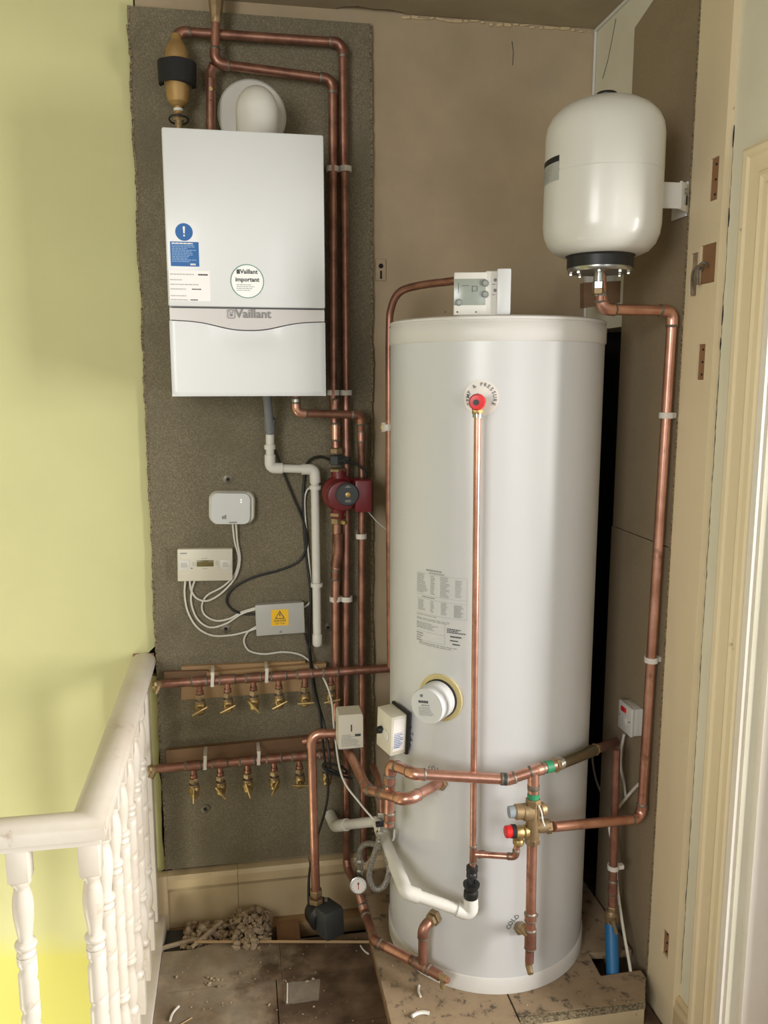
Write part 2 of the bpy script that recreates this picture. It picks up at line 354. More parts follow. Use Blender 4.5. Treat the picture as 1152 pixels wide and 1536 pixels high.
tag(MB().m(lidm).tube([(1.198, 2.775, 1.145), (1.197, 2.775, .4), (1.198, 2.775, -.5)], .005, 6).build('trim_1'), kind='structure', label='thin white caulk line in the far right corner')
tag(MB().m(lidm).tube([(1.198, 2.775, 1.142), (1.198, 2.4, 1.142), (1.198, 2.0, 1.142)], .006, 6).build('trim_2'), kind='structure', label='caulk line between ceiling and right wall')
# brown chipboard sheets on the right wall
JY = 2.098
zs = PX(917, 788, 1.187).z
for (a, b, lab) in ((zs+.0015, None, 'brown chipboard sheet on the right wall behind the white expansion vessel'), (-1.767, zs-.0015, 'lower brown chipboard sheet on the right wall behind the switched box')):
    a = a if b is None else -1.86; pts = [(JY, a), (2.467, a), (2.467, 1.03), (JY, 1.135)] if b is None else [(JY, a), (2.475, a), (2.475, b), (JY, b)]
    tag(MB().m(boardr).poly(pts, (1.1865, 0, 0), Vector((0, 1, 0)), UZ, -.016).build('wall_board', smooth=False), lab, 'board')
# cupboard jamb: two faces with hinge and latch mortises let in
jm = thing('trim_3', 'cream painted cupboard jamb with empty hinge mortises', None, (1.2, 2.0, -1.86), kind='structure')
def strip(x, y0, y1, z0, z1, holes, M):
    mb = MB().m(M); zsn = sorted({z0, z1}|{h[2] for h in holes}|{h[3] for h in holes})
    for a, b in zip(zsn, zsn[1:]):
        ys = [y0]
        for h in sorted(holes):
            if h[2] <= a and h[3] >= b: ys += [h[0], h[1]]
        ys.append(y1)
        for i in range(0, len(ys), 2):
            if ys[i+1]-ys[i] > 1e-4: mb.bx(x, x+.012, ys[i], ys[i+1], a, b)
    return mb
A = (1.968, 2.008, .445, .548); C = (1.980, 2.018, .003, .094); D = (1.986, 2.022, -1.655, -1.575); T = (1.99, 2.015, .93, 1.02); B1 = (1.958, 2.03, .245, .342)
strip(1.184, 1.945, 2.04, -1.98, 1.147, [A, C, D, T, B1], cream2).build('jamb_face', jm, smooth=False)
MB().m(cream2).bx(1.1955, 1.204, 1.9445, 1.955, -1.98, 1.147).build('jamb_edge', jm, smooth=False)
MB().m(rawwood).bx(1.1905, 1.203, 1.947, 2.04, -1.98, 1.147).build('jamb_core', jm, smooth=False)
mb = strip(1.1865, 2.04, 2.098, -1.98, 1.147, [(2.04, 2.08, .22, .33)], cream2); mb.build('jamb_rebate', jm, smooth=False)
MB().m(rub).bx(1.193, 1.203, 2.04, 2.098, -1.98, 1.147).build('jamb_packing', jm, smooth=False)
mb = MB().m(edgem)
for i in range(60):
    z = -1.9+i*.05; mb.box((1.187, 2.1, z), (.008, .004, .046), Matrix.Rotation(random.uniform(-.05, .05), 3, 'X'))
tag(mb.build('filler_edge', jm), kind='stuff')
for h in (A, C, D):
    for f in (.15, .5, .85): MB().m(black).cyl((1.188, (h[0]+h[1])/2, h[2]+(h[3]-h[2])*f), (1.191, (h[0]+h[1])/2, h[2]+(h[3]-h[2])*f), .0028, 8).build('screw_hole', jm)
# ragged crack where the jamb meets the pale plaster
mb = MB().m(dark)
zc = -1.70
while zc < .6:
    L_ = random.uniform(.02, .06); y_ = 1.9425-random.uniform(0, .0015); w_ = random.choice([.0006, .0008, .0012, .0022 if zc > -.2 else .001])
    mb.tube([(1.2026, y_, zc), (1.2026, y_-random.uniform(-.001, .002), zc+L_/2), (1.2026, 1.9425-random.uniform(0, .0015), zc+L_)], [w_*.5, w_, w_*.5], 6); zc += L_*.97
tag(mb.build('plaster_crack', wr), kind='stuff')
# doorway with architrave and lining
dw = thing('door_1', 'cream moulded architrave and sunlit lining of the doorway on the right', None, (1.2, 1.7, -1.86), kind='structure')
prof = [(1.872, 1.203), (1.872, 1.186), (1.864, 1.182), (1.852, 1.184), (1.846, 1.189), (1.838, 1.190), (1.810, 1.190), (1.804, 1.186), (1.796, 1.184), (1.788, 1.188), (1.780, 1.188), (1.774, 1.184), (1.764, 1.184), (1.758, 1.187), (1.755, 1.203)]
AT = .537                                                               # top of the moulding
vs = []
for y, x in prof:                                                       # mitred: far upright, then the head back towards the camera
    d = 1.872-y; vs += [(x, y, -1.98), (x, y, AT-d), (x, .66+d, AT-d), (x, .66+d, -1.98)]
n = len(prof)
fs = [(i*4+j, (i+1)*4+j, (i+1)*4+j+1, i*4+j+1) for i in range(n-1) for j in range(3)]
MB().m(cream2).add(vs, fs).build('architrave', dw, ang=.3)
whitep = mat('white_gloss_paint', (.80, .76, .69), .4, col2=(.76, .70, .61), scale=3)
mb = MB().m(whitep); mb.bx(1.19, 1.34, 1.735, 1.755, -1.98, .42); mb.bx(1.19, 1.34, .78, .80, -1.98, .42); mb.bx(1.19, 1.34, .78, 1.755, .42, .44)
mb.build('door_lining', dw, smooth=False)
MB().m(whitep).bx(1.235, 1.34, 1.71, 1.735, -1.98, .42, .003).build('door_stop', dw)
MB().m(whitep).bx(1.34, 1.36, 1.62, 1.86, -1.98, .50, .004).build('outer_architrave', dw)
tag(MB().m(whitep).bx(1.36, 1.38, 1.85, 3.4, -2.0, 1.16).build('wall_side_room', smooth=False), kind='structure')
# skirting on the pale strip of the right wall
mb = MB().m(cream); mb.poly([(0, 0), (.018, 0), (.018, .085), (.012, .10), (.012, .112), (.005, .122), (0, .122)], (1.203, 1.945, -1.86), Vector((-1, 0, 0)), UZ, .07)
tag(mb.build('baseboard_right', smooth=False), 'short cream skirting with moulded top beside the jamb', None, None, 'structure')
# big chipboard sheet behind the boiler
bs = thing('backing_board', 'large grey chipboard sheet fixed to the back wall behind the boiler', 'board', (.08, BF, -1.69))
vs = [(-.287+random.uniform(-.003, .003), -1.694+i*.08) for i in range(36)][::-1]
zt = 1.137
ptsb = [(x, min(z, zt)) for x, z in vs]+[(.445, -1.694)][:0]
left = sorted(ptsb, key=lambda p: p[1]); right = [(.443+random.uniform(-.003, .003), -1.694+i*.08) for i in range(36)]
right = [(x, min(z, zt)) for x, z in right]
MB().m(board).poly(left[::-1]+right, (0, BF, 0), UX, UZ, .017).build('sheet', bs, smooth=False)
mb = MB().m(edgem)
for (edge, off) in ((left, -.002), (right, .002)):
    for (x0, z0), (x1, z1) in zip(edge, edge[1:]):
        k = 3
        for j in range(k):
            f = (j+.5)/k; mb.box((x0+(x1-x0)*f+off+random.uniform(-.0015, .0015), BF+.006, z0+(z1-z0)*f), (.007, .015, (z1-z0)/k*1.02 if z1 > z0 else .001), Matrix.Rotation(random.uniform(-.08, .08), 3, 'Y'))
tag(mb.build('crumbled_edge', bs), kind='stuff')
def washer(px, py, lab):
    p = P(px, py, BF); mb = MB().m(solder).lathe([(.016, 0), (.016, .002), (.007, .004), (.006, .001), (.0, .001)], p, NY, 18); mb.m(dark).cyl(p+NY*.001, p+NY*.002, .005, 8)
    mb.build('washer', bs)
for a in ((342, 719), (339, 943), (308, 1213), (492, 941)): washer(*a, '')
# keyhole plate left over on the beige wall
p = P(571, 405, WALL); mb = MB().m(beige).box(p+NY*.003, (.034, .006, .07), None, .002); mb.m(dark).cyl(p+NY*.0055+UZ*.012, p+NY*.0075+UZ*.012, .008, 10); mb.box(p+NY*.0065-UZ*.016, (.006, .003, .026))
tag(mb.build('wall_fixing'), 'small painted wall fixing with a dark keyhole left of the controller', 'fixing')
# skirting along the back wall
sk = thing('baseboard_back', 'cream painted skirting under the chipboard, mitred and chipped', None, (0, 2.76, -1.92), kind='structure')
def skirt(x0, x1, lab):
    mb = MB().m(cream); pr = [(2.775, -1.915), (2.752, -1.915), (2.752, -1.775), (2.746, -1.765), (2.738, -1.755), (2.738, -1.725), (2.745, -1.71), (2.775, -1.706)]
    vs = [(x, y, z) for x in (x0, x1) for y, z in pr]; n = len(pr)
    mb.add(vs, [(i, (i+1) % n, n+(i+1) % n, n+i) for i in range(n)]+[tuple(range(n))[::-1], tuple(range(n, 2*n))]); return mb.build('skirting_length', sk, smooth=False)
skirt(-.30, -.044, ''); skirt(-.0428, .21, ''); skirt(.213, 1.19, '')
MB().m(cream).bx(-.335, -.285, 2.735, 2.775, -1.93, -1.705, .003).build('corner_block', sk)
p = P(383, 1321, 2.751); MB().m(dark).lathe([(.009, 0), (.006, .001)], p, NY, 7).build('hole', sk)
# floor: stained boards, open slot at the wall, joists, rubble
fl = thing('floor', 'dirty stained floorboards with an open slot along the wall', None, (0, 2, -1.88), kind='structure')
def fb(pts, M): return MB().m(M).poly(pts, (0, 0, -1.86), UX, Vector((0, 1, 0)), .022).build('floorboard', fl, smooth=False)
fb([(-.293, 2.365), (.09, 2.365), (.09, 2.545), (-.05, 2.555), (-.12, 2.57), (-.2, 2.55), (-.293, 2.555)], floorb)
fb([(.091, 2.366), (.50, 2.366), (.50, 2.535), (.091, 2.545)], floord)
fb([(-.293, 2.15), (.07, 2.152), (.07, 2.362), (-.293, 2.362)], floorb)
fb([(.073, 2.152), (.50, 2.152), (.50, 2.363), (.073, 2.362)], floord)
fb([(-.293, 1.92), (.10, 1.92), (.10, 2.149), (-.293, 2.147)], floorb)
fb([(.103, 1.92), (1.172, 1.92), (1.172, 2.149), (.103, 2.149)], floord)
for i in range(14): fb([(-.293, 1.70-.22*i), (1.2, 1.70-.22*i), (1.2, 1.917-.22*i), (-.293, 1.917-.22*i)], floorb)
fb([(.503, 2.152), (1.2, 2.152), (1.2, 2.776), (.503, 2.776)], floord)
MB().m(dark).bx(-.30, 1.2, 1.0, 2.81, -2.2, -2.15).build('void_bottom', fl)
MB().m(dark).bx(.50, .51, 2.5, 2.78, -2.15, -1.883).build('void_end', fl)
MB().m(rawwoodh).bx(-.285, .50, 2.70, 2.765, -1.97, -1.917, .002).build('wall_plate', fl)
MB().m(rawwood).bx(.085, .165, 2.50, 2.70, -2.10, -1.895, .002).build('joist', fl)
MB().m(greyd).bx(-.29, -.235, 2.45, 2.72, -2.10, -1.90, .002).build('joist', fl)
a = PZ(292, 1413, -1.852); b = PZ(557, 1413, -1.852)
tag(MB().m(rawwoodh).tube([a, (a+b)/2+UZ*.001, b], .0055, 4).build('thin_batten'), 'thin pale wooden lath lying along the edge of the open floor slot', 'lath')
rr = random.Random(3)
def chunk(mb, c, s):
    bm = bmesh.new(); bmesh.ops.create_icosphere(bm, subdivisions=1, radius=1)
    q = Vector((rr.random()*9, rr.random()*9, rr.random()*9)); R = Matrix.Rotation(rr.random()*6, 3, Vector((rr.random(), rr.random(), rr.random()+.1)))
    sc = Vector((rr.uniform(.7, 1.3), rr.uniform(.6, 1.1), rr.uniform(.45, .8)))
    vs = [Vector(c)+R@Vector((v.co.x*sc.x, v.co.y*sc.y, v.co.z*sc.z))*s*(1+.35*noise.noise(v.co*1.7+q)) for v in bm.verts]
    fs = [tuple(v.index for v in f.verts) for f in bm.faces]; bm.free(); mb.add(vs, fs)
mb = MB().m(rub)
for i in range(800):
    x = rr.uniform(-.225, .065); t = (x+.225)/.29
    y = rr.uniform(2.52, 2.72); top = -1.872+.040*math.exp(-((x+.0)/.07)**2)+.015*(y-2.6)/.1-.006*math.sin(x*40); c = Vector((x, y, top-rr.random()**2*.06-(.03 if y > 2.66 else 0)))
    chunk(mb, c, rr.uniform(.005, .017))
tag(mb.build('rubble', smooth=False), 'pale plaster rubble heaped in the open floor slot', 'rubble', None, 'stuff')
for i, (a_, b_, r_) in enumerate((((-.30, 2.585, -1.868), (-.15, 2.60, -1.86), .008), ((-.2, 2.56, -1.86), (-.1, 2.66, -1.845), .007))):
    tag(MB().m(rub).tube([a_, ((a_[0]+b_[0])/2, (a_[1]+b_[1])/2+.006, a_[2]+.004), b_], r_, 7).build('wood_splinter'), ['long pinkish splinter of wood across the left end of the floor slot', 'short broken lath leaning over the rubble in the floor slot'][i], 'splinter')
# raised platform under the cylinder
pf = thing('platform', 'dirty chipboard platform under the tall white cylinder', 'platform', (.75, 2.3, -1.86))
MB().m(plat).poly([(.376, 1.78), (.730, 1.80), (.722, 2.76), (.376, 2.76)], (0, 0, -1.767), UX, Vector((0, 1, 0)), .022).build('chipboard_sheet', pf, smooth=False)
hq = [PZ(x_, y_, -1.767) for x_, y_ in ((934, 1459), (901, 1464), (882, 1429), (922, 1428))]
MB().m(plat).poly([(.734, 1.982), (1.112, 1.972), (1.16, 2.06), (1.16, hq[0].y)]+[(q_.x, q_.y) for q_ in hq]+[(1.175, hq[3].y), (1.175, 2.76), (.726, 2.76)], (0, 0, -1.767), UX, Vector((0, 1, 0)), .022).build('chipboard_sheet', pf, smooth=False)
MB().m(edgem).bx(.734, 1.112, 1.968, 1.978, -1.789, -1.769).build('rough_edge', pf, smooth=False)
MB().m(cream).bx(.74, 1.12, 1.985, 2.03, -1.86, -1.79, .002).build('bearer', pf)
MB().m(rawwood).bx(.385, .42, 1.8, 2.74, -1.86, -1.79, .002).build('bearer', pf)
MB().m(rawwood).bx(1.12, 1.16, 2.25, 2.74, -1.86, -1.79, .002).build('bearer', pf)
# side room floor seen through the doorway
tag(MB().m(floorb).bx(1.2, 3.4, -2.3, 3.4, -1.9, -1.86).build('floor_side_room', smooth=False), kind='structure')
# landing edge above the stairwell
tag(MB().m(banm).bx(-.335, -.294, 1.60, 2.752, -2.25, -1.845, .004).build('trim_4'), 'white painted landing string under the balusters', None, None, 'structure')
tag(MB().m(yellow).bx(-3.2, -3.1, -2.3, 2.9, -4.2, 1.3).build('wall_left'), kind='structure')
tag(MB().m(floorb).bx(-3.2, -.3, -2.3, 2.9, -4.3, -4.2).build('floor_stairwell'), kind='structure')

# ================================================================== BANISTER
bn = thing('banister', 'old white banister with rope-twist turned balusters beside the yellow wall', 'banister', (-.325, 2.2, -1.84))
def rail_prof(w=.04, h=.058):
    return [(-w*.62, 0), (-w*.62, .012), (-w*.95, .018), (-w, .030), (-w*.93, .044), (-w*.6, .055), (0, .060), (w*.6, .055), (w*.93, .044), (w, .030), (w*.95, .018), (w*.62, .012), (w*.62, 0)]
def rail(path, z0):
    pr = rail_prof(); mb = MB().m(banm); n = len(pr); vs = []
    for i, (p, nrm) in enumerate(path):
        for a, b in pr: vs.append(Vector(p)+Vector(nrm)*a+UZ*(z0+b))
    N = len(path); fs = [(i*n+k, i*n+(k+1) % n, (i+1)*n+(k+1) % n, (i+1)*n+k) for i in range(N-1) for k in range(n)]+[tuple(range(n)), tuple((N-1)*n+k for k in range(n))]
    mb.add(vs, fs); mb.build('handrail', bn, ang=.5)
RZ = -.960; BX = -.333
rail([((-1.5, 1.705, 0), (0, -1, 0)), ((-.60, 1.705, 0), (0, -1, 0)), ((BX, 1.705, 0), (1, -1, 0)), ((BX, 2.2, 0), (1, 0, 0)), ((BX, 2.765, 0), (1, 0, 0))], RZ)
ends = MB().m(rawwood).box((BX, 2.772, RZ+.03), (.07, .012, .05), None, .003); ends.build('rail_end', bn)
def baluster():
    mb = MB().m(banm)
    mb.box((0, 0, -.0375), (.044, .044, .075), None, .002)
    mb.box((0, 0, -.815), (.044, .044, .11), None, .002)
    mb.lathe([(.012, -.105), (.021, -.111), (.0215, -.118), (.015, -.126), (.0165, -.134), (.020, -.150), (.0222, -.172), (.021, -.200), (.0175, -.225), (.0150, -.245), (.0155, -.252), (.0215, -.256), (.0235, -.262), (.0215, -.268), (.0165, -.272), (.0165, -.277), (.020, -.281), (.020, -.286), (.015, -.29)], (0, 0, .035), UZ, 20)
    mb.lathe([(.015, -.58), (.020, -.586), (.0165, -.592), (.0235, -.60), (.0215, -.607), (.0150, -.615), (.0175, -.635), (.021, -.66), (.0222, -.69), (.020, -.715), (.0165, -.731), (.015, -.74), (.0215, -.747), (.021, -.755), (.012, -.762)], (0, 0, 0), UZ, 20)
    n = 20; K = 66; vs = []
    for i in range(K+1):
        z = -.251-.331*i/K
        for k in range(n):
            a = 2*math.pi*k/n; g = max(0, math.cos((a-2*math.pi*(z/.052))/2))**14
            r = .0205*(1-.26*g); vs.append((r*math.cos(a), r*math.sin(a), z))
    mb.add(vs, [(i*n+k, i*n+(k+1) % n, (i+1)*n+(k+1) % n, (i+1)*n+k) for i in range(K) for k in range(n)])
    return mb.build('baluster', bn, ang=.9, origin=(0, 0, 0))
b0 = baluster(); base = ORG[bn.name]
locs = [(-.333, 1.705), (-.475, 1.705), (-.62, 1.705), (BX, 1.845), (BX, 1.985), (BX, 2.125), (BX, 2.265), (BX, 2.405), (BX, 2.545)]
for i, (x, y) in enumerate(locs):
    l = Vector((x, y, RZ+.002))-base
    if i == 0: b0.location = l
    else: dup(b0, bn, l)
MB().m(banm).bx(-.358, -.316, 2.69, 2.745, -1.845, RZ+.002, .004).build('half_newel', bn)
for x in (-.475, -.62, -.76): pass
tag(MB().m(banm).bx(-1.5, -.294, 1.66, 1.75, -2.25, -1.845, .004).build('trim_5'), 'white painted string under the front run of balusters', None, None, 'structure')

# ================================================================== BOILER
bo = thing('wall_boiler', 'tall white wall-hung boiler with a silver band, left of the tall cylinder', 'boiler', (.038, 2.6, -.042))
x0, x1, zt_, zb_ = -.182, .258, .678, -.042; FY = 2.435
MB().m(white).bx(x0+.001, x1-.001, FY+.026, 2.75, zb_+.003, zt_, .006).build('casing', bo)
MB().m(greyp).bx(x0+.006, x1-.006, FY+.021, FY+.027, zb_+.005, .3).build('shadow_gap', bo)
MB().m(white).bx(x0, x1, FY, FY+.03, .206, zt_+.001, .006).build('upper_panel', bo)
def band_low(t): return .170-.022*math.exp(-abs((t-.5)/.24)**2.6)-.004*(1-(abs(t-.5)*2)**2)
pts = [(x0+.003, .2015), (x0+.003, band_low(0))]+[(x0+.44*i/30, band_low(i/30)) for i in range(1, 30)]+[(x1-.003, band_low(1)), (x1-.003, .2015)]
MB().m(silver).poly(pts, (0, FY+.0015, 0), UX, UZ, .018).build('silver_band', bo, smooth=False)
# lower flap with a scooped grip under the band
nx, nz = 48, 30; mb = MB().m(white); vs = []
for j in range(nz+1):
    for i in range(nx+1):
        t = i/nx; top = band_low(t)-.003; z = top+(zb_-top)*(j/nz); x = x0+.001+.438*t
        u_ = (t-.5)/.21; d = (top-z)/.06
        sc = .0135*math.exp(-u_**4)*math.exp(-d*d*1.2)
        bulge = -.002*math.sin(math.pi*t)
        vs.append((x, FY+sc+bulge+(.004 if i in (0, nx) else 0)+(.004 if j == nz else 0), z))
mb.add(vs, [(j*(nx+1)+i, j*(nx+1)+i+1, (j+1)*(nx+1)+i+1, (j+1)*(nx+1)+i) for j in range(nz) for i in range(nx)])
mb.build('lower_flap', bo, ang=1.2)
MB().m(white).bx(x0+.001, x1-.001, FY+.004, FY+.03, zb_-.001, zb_+.004).build('flap_bottom', bo)
# printed logo on the band
p = P(371, 471, FY-.0005); mb = MB().m(logog)
mb.text('Vaillant', p+UX*.017, UX, UZ, .034, .018)
c = P(347, 471, FY-.0005)
for s1, s2 in ((.0125, .0105),):
    q = lambda s, n=20: [(math.copysign(abs(math.cos(2*math.pi*k/n))**.35, math.cos(2*math.pi*k/n))*s*.88, math.copysign(abs(math.sin(2*math.pi*k/n))**.35, math.sin(2*math.pi*k/n))*s) for k in range(n)]
    A_, B_ = q(s1), q(s2); n = 20
    mb.add([c+UX*a+UZ*b for a, b in A_+B_], [(i, (i+1) % n, n+(i+1) % n, n+i) for i in range(n)])
el = [(math.cos(2*math.pi*k/14)*.0045, math.sin(2*math.pi*k/14)*.004-.003) for k in range(14)]
mb.poly(el, c, UX, UZ); mb.poly([(-.006, .009), (-.004, .009), (-.001, .001), (-.003, .001)], c, UX, UZ); mb.poly([(.006, .009), (.004, .009), (.001, .001), (.003, .001)], c, UX, UZ)
mb.build('logo_print', bo, smooth=False)
# blue notice sticker
p = P(276, 348, FY-.0008); st = MB().m(blue); st.poly([(.0235*math.cos(a*math.pi/16), .0235*math.sin(a*math.pi/16)) for a in range(32)], p, UX, UZ, .0006)
a_ = P(255, 362, FY-.0008); b_ = P(299, 400, FY-.0008)
st.poly([(0, 0), (b_.x-a_.x, 0), (b_.x-a_.x, b_.z-a_.z), (0, b_.z-a_.z)][::-1], a_, UX, UZ, .0006)
s_ = st.build('blue_sticker', bo, smooth=False)
mb = MB().m(paper); q = p+NY*.0004
mb.poly([(-.003, .014), (-.0018, -.004), (.0018, -.004), (.003, .014), (0, .0155)], q, UX, UZ); mb.poly([(.0025*math.cos(k*math.pi/5), .0025*math.sin(k*math.pi/5)-.0095) for k in range(10)], q, UX, UZ)
mb.m(bluel); w_ = b_.x-a_.x
printed_lines(mb, a_+NY*.0004+UX*.004-UZ*.003, UX, UZ, w_-.010, .052, 12, seed=4)
mb.m(paper); printed_lines(mb, a_+NY*.0005+UX*.004-UZ*.002, UX, UZ, w_-.010, .005, 1, lh=.6, seed=5); printed_lines(mb, b_+NY*.0005+Vector((-.024, 0, .009)), UX, UZ, .020, .007, 1, lh=.7, seed=45)
mb.build('white_print', s_, smooth=False)
# pinkish paper sticker with contact lines
a_ = P(253, 405, FY-.0007); b_ = P(316, 452, FY-.0007)
pp = MB().m(mat('thin_paper', (.80, .77, .76), .5)).poly([(0, 0), (b_.x-a_.x, 0), (b_.x-a_.x, b_.z-a_.z), (0, b_.z-a_.z)][::-1], a_, UX, UZ, .0005).build('paper_sticker', bo, smooth=False)
mb = MB().m(inkl)
for k, (fy, L, bold) in enumerate(((.1, .62, 0), (.28, .45, 0), (.43, .7, 0), (.58, .55, 1), (.80, .55, 0), (.93, .5, 1))):
    o_ = a_+UX*.003-UZ*(.083*fy)+NY*.0004; printed_lines(mb, o_, UX, UZ, (b_.x-a_.x)*L, .005, 1, lh=.55, seed=k)
    if bold: mb.m(ink); printed_lines(mb, o_+UX*(b_.x-a_.x)*L*.95, UX, UZ, .032, .005, 1, lh=.6, seed=k+9); mb.m(inkl)
mb.m(ink); printed_lines(mb, Vector((b_.x-.032, a_.y-.0004, a_.z-.008)), UX, UZ, .028, .006, 1, lh=.7, seed=46)
mb.build('grey_print', pp, smooth=False)
# round sticker
c = P(371, 422, FY-.0007); rs = MB().m(mat('round_sticker_paper', (.82, .84, .82), .4)).poly([(.0465*math.cos(k*math.pi/24), .0465*math.sin(k*math.pi/24)) for k in range(48)], c, UX, UZ, .0005).build('round_sticker', bo, smooth=False)
mb = MB().m(green); n = 48; q = c+NY*.0004
mb.add([q+(UX*math.cos(2*math.pi*k/n)+UZ*math.sin(2*math.pi*k/n))*r_ for r_ in (.0465, .0445) for k in range(n)], [(i, (i+1) % n, n+(i+1) % n, n+i) for i in range(n)])
mb.m(ink).text('Vaillant', q+UZ*.026+UX*.005, UX, UZ, .0165, .03); mb.box(q+UZ*.026-UX*.0245, (.009, .0003, .012))
mb.text('important', q+UZ*.0045, UX, UZ, .0165, .03)
mb.m(inkg); printed_lines(mb, q-UZ*.007-UX*.030, UX, UZ, .062, .020, 4, lh=.35, seed=21)
mb.build('sticker_print', rs, smooth=False)
# flue elbow on top
c = Vector((P(385.5, 160, 2.57).x, 2.57, 0))
fe = thing('flue_elbow', 'white domed flue elbow on top of the boiler with a round wall collar', 'flue', (c.x, c.y, .68))
DH = P(387, 129, 2.57).z-.679-.07
prof = [(.063, 0), (.063, .02), (.0615, .022), (.0615, DH)]+[(.0615*math.cos(k*math.pi/20), DH+.07*math.sin(k*math.pi/20)) for k in range(1, 11)]
MB().m(plas).lathe(prof, (c.x, c.y, .679), UZ, 32).build('dome', fe)
MB().m(plas).tube([(c.x, c.y, .679+DH+.004), (c.x, 2.75, .679+DH+.004)], .058, 32).build('horizontal_duct', fe)
p = P(381, 182, 2.755); MB().m(plas).lathe([(.106, 0), (.106, .006), (.1, .012), (.06, .014)], (c.x-.010, 2.761, P(381, 174, 2.761).z), NY, 40).build('wall_collar', fe)
for px in (353, 416):
    p = P(px, 191, 2.56); MB().m(plas).lathe([(.013, 0), (.013, .018), (.009, .024), (.001, .025)], (p.x, p.y, .676), UZ, 16).build('knob', fe)
p = P(388, 181, 2.537); MB().m(inkg).cyl((p.x, 2.538, p.z), (p.x, 2.5345, p.z), .003, 8).build('screw', fe)

# ================================================================== PIPEWORK BY THE BOILER
PY_ = 2.725
def pt(px, py, Y=PY_): return P(px, py, Y)
# return riser: separator -> along the top -> far riser down to the floor
r28 = .0135
t = thing('copper_pipe', 'outer long copper riser right of the boiler, crossing at the very top', 'pipe', pt(518, 1290), 'copper heating pipes')
xa = pt(516, 62).x+.002
a0 = pt(266, 62, 2.70); a1 = pt(266, 44, 2.70); a2 = pt(514, 64)
pipe(t, [pt(264, 75, 2.70), pt(266, 47, 2.70), a2, Vector((pt(520, 700).x, PY_, pt(520, 700).z)), pt(519, 1000), pt(520, 1296)], r28, M=copperd, FM=copperd, skip=(2, 3))
# flow riser
t = thing('copper_pipe', 'inner copper riser beside the boiler casing ending above the pump', 'pipe', pt(503, 690), 'copper heating pipes')
pipe(t, [pt(324, 30, 2.685), pt(322, 95, 2.685), pt(499, 119, 2.715), pt(500, 600, 2.715), pt(504, 672, 2.695)], r28, M=copperd, FM=copperd, skip=(2,))
coupler(t, pt(503, 607, 2.712), UZ, r28, .03); coupler(t, pt(503, 648, 2.698), UZ, r28, .05, M=copper)
mb = MB().m(brassd).lathe([(.013, 0), (.016, .004), (.016, .022), (.018, .030), (.021, .05), (.023, .07), (.023, .11)], pt(324, 36, 2.685), pt(324, 6, 2.685)-pt(324, 36, 2.685), 8); mb.build('brass_reducer', t)
# branch down behind the boiler
t = thing('copper_pipe', 'short dark copper branch dropping behind the top left of the boiler', 'pipe', pt(316, 190), 'copper heating pipes')
pipe(t, [pt(321, 97, 2.69), pt(317, 106, 2.70), pt(316, 116, 2.715), pt(316, 205, 2.715)], r28*1.05, R=.012, M=copperd, elbows=False)
coupler(t, pt(316, 122, 2.72), UZ, r28*1.05, .05); mb = MB().m(brass).cyl(pt(316, 133, 2.705), pt(316, 133, 2.692), .006, 10); mb.m(dark).cyl(pt(316, 152, 2.71), pt(316, 152, 2.702), .005, 10); mb.build('air_vent', t)
# boiler outlet pipe crossing and dropping right
t = thing('copper_pipe', 'copper pipe from under the boiler stepping right and dropping behind the pump', 'pipe', pt(545, 1290), 'copper heating pipes')
q = [pt(444, 588, 2.62), pt(444, 620, 2.62), pt(541, 622, 2.675), Vector((pt(543, 700, 2.70).x, 2.70, pt(543, 700, 2.70).z)), pt(543, 1000, 2.705), pt(546, 1290, 2.705)]
pipe(t, q, .0128, R=.02, M=copperd, FM=copper, skip=(2, 3)); coupler(t, pt(444, 601, 2.62), UZ, .0128, .012, M=steel, name='compression_nut')
coupler(t, pt(542, 655, 2.685), UZ, .0128, .03)
# pump
pm_ = pt(519, 741, 2.63)
pu = thing('circulation_pump', 'dark red circulation pump with a black round dial on the copper riser', 'pump', pm_)
c = pt(511, 741, 2.66)
mb = MB().m(redp).lathe([(.040, -.05), (.056, -.045), (.060, -.03), (.060, -.012), (.056, -.006), (.050, .0), (.050, .045), (.046, .052), (.040, .054)], c, NY, 32)
mb.build('motor_housing', pu)
MB().m(redp).box(pt(543, 742, 2.63), (.056, .085, .105), None, .006).build('terminal_box', pu)
MB().m(black).box(pt(555, 742, 2.632), (.008, .075, .10), None, .002).build('terminal_cover', pu)
cd = pt(521, 741, 2.598)
dial = MB().m(greyd).lathe([(.037, 0), (.037, .012), (.033, .016), (.001, .0165)], cd, NY, 28).build('dial', pu)
MB().m(brass).lathe([(.009, 0), (.009, .004), (.0075, .005), (.001, .005)], cd+NY*.0165, NY, 16).build('vent_screw', dial)
mb = MB().m(inkl); 
for z in (.024, .027, -.018, -.0225): mb.box(cd+NY*.0168+UZ*z, (.018 if abs(z) < .026 else .006, .0004, .0016))
mb.build('dial_print', dial, smooth=False)
mb = MB().m(brassd)
nut(mb, pt(504, 676, 2.695), UZ, .022, .018); mb.m(greyd); nut(mb, pt(505, 690, 2.69), UZ, .025, .03); mb.m(brassd); nut(mb, pt(506, 705, 2.69), UZ, .028, .012)
mb.m(redp).cyl(pt(507, 706, 2.69), pt(509, 725, 2.68), .024, 16); 
mb.m(greyd).lathe([(.012, 0), (.012, .018), (.006, .02)], pt(517, 690, 2.68), Vector((.8, -.6, 0)), 10)
mb.build('valve_union', pu); mb = MB().m(redp).cyl(pt(507, 775, 2.69), pt(508, 755, 2.68), .024, 16)
mb.m(brassd); nut(mb, pt(506, 771, 2.69), UZ, .029, .014); nut(mb, pt(505, 781, 2.69), UZ, .022, .02)
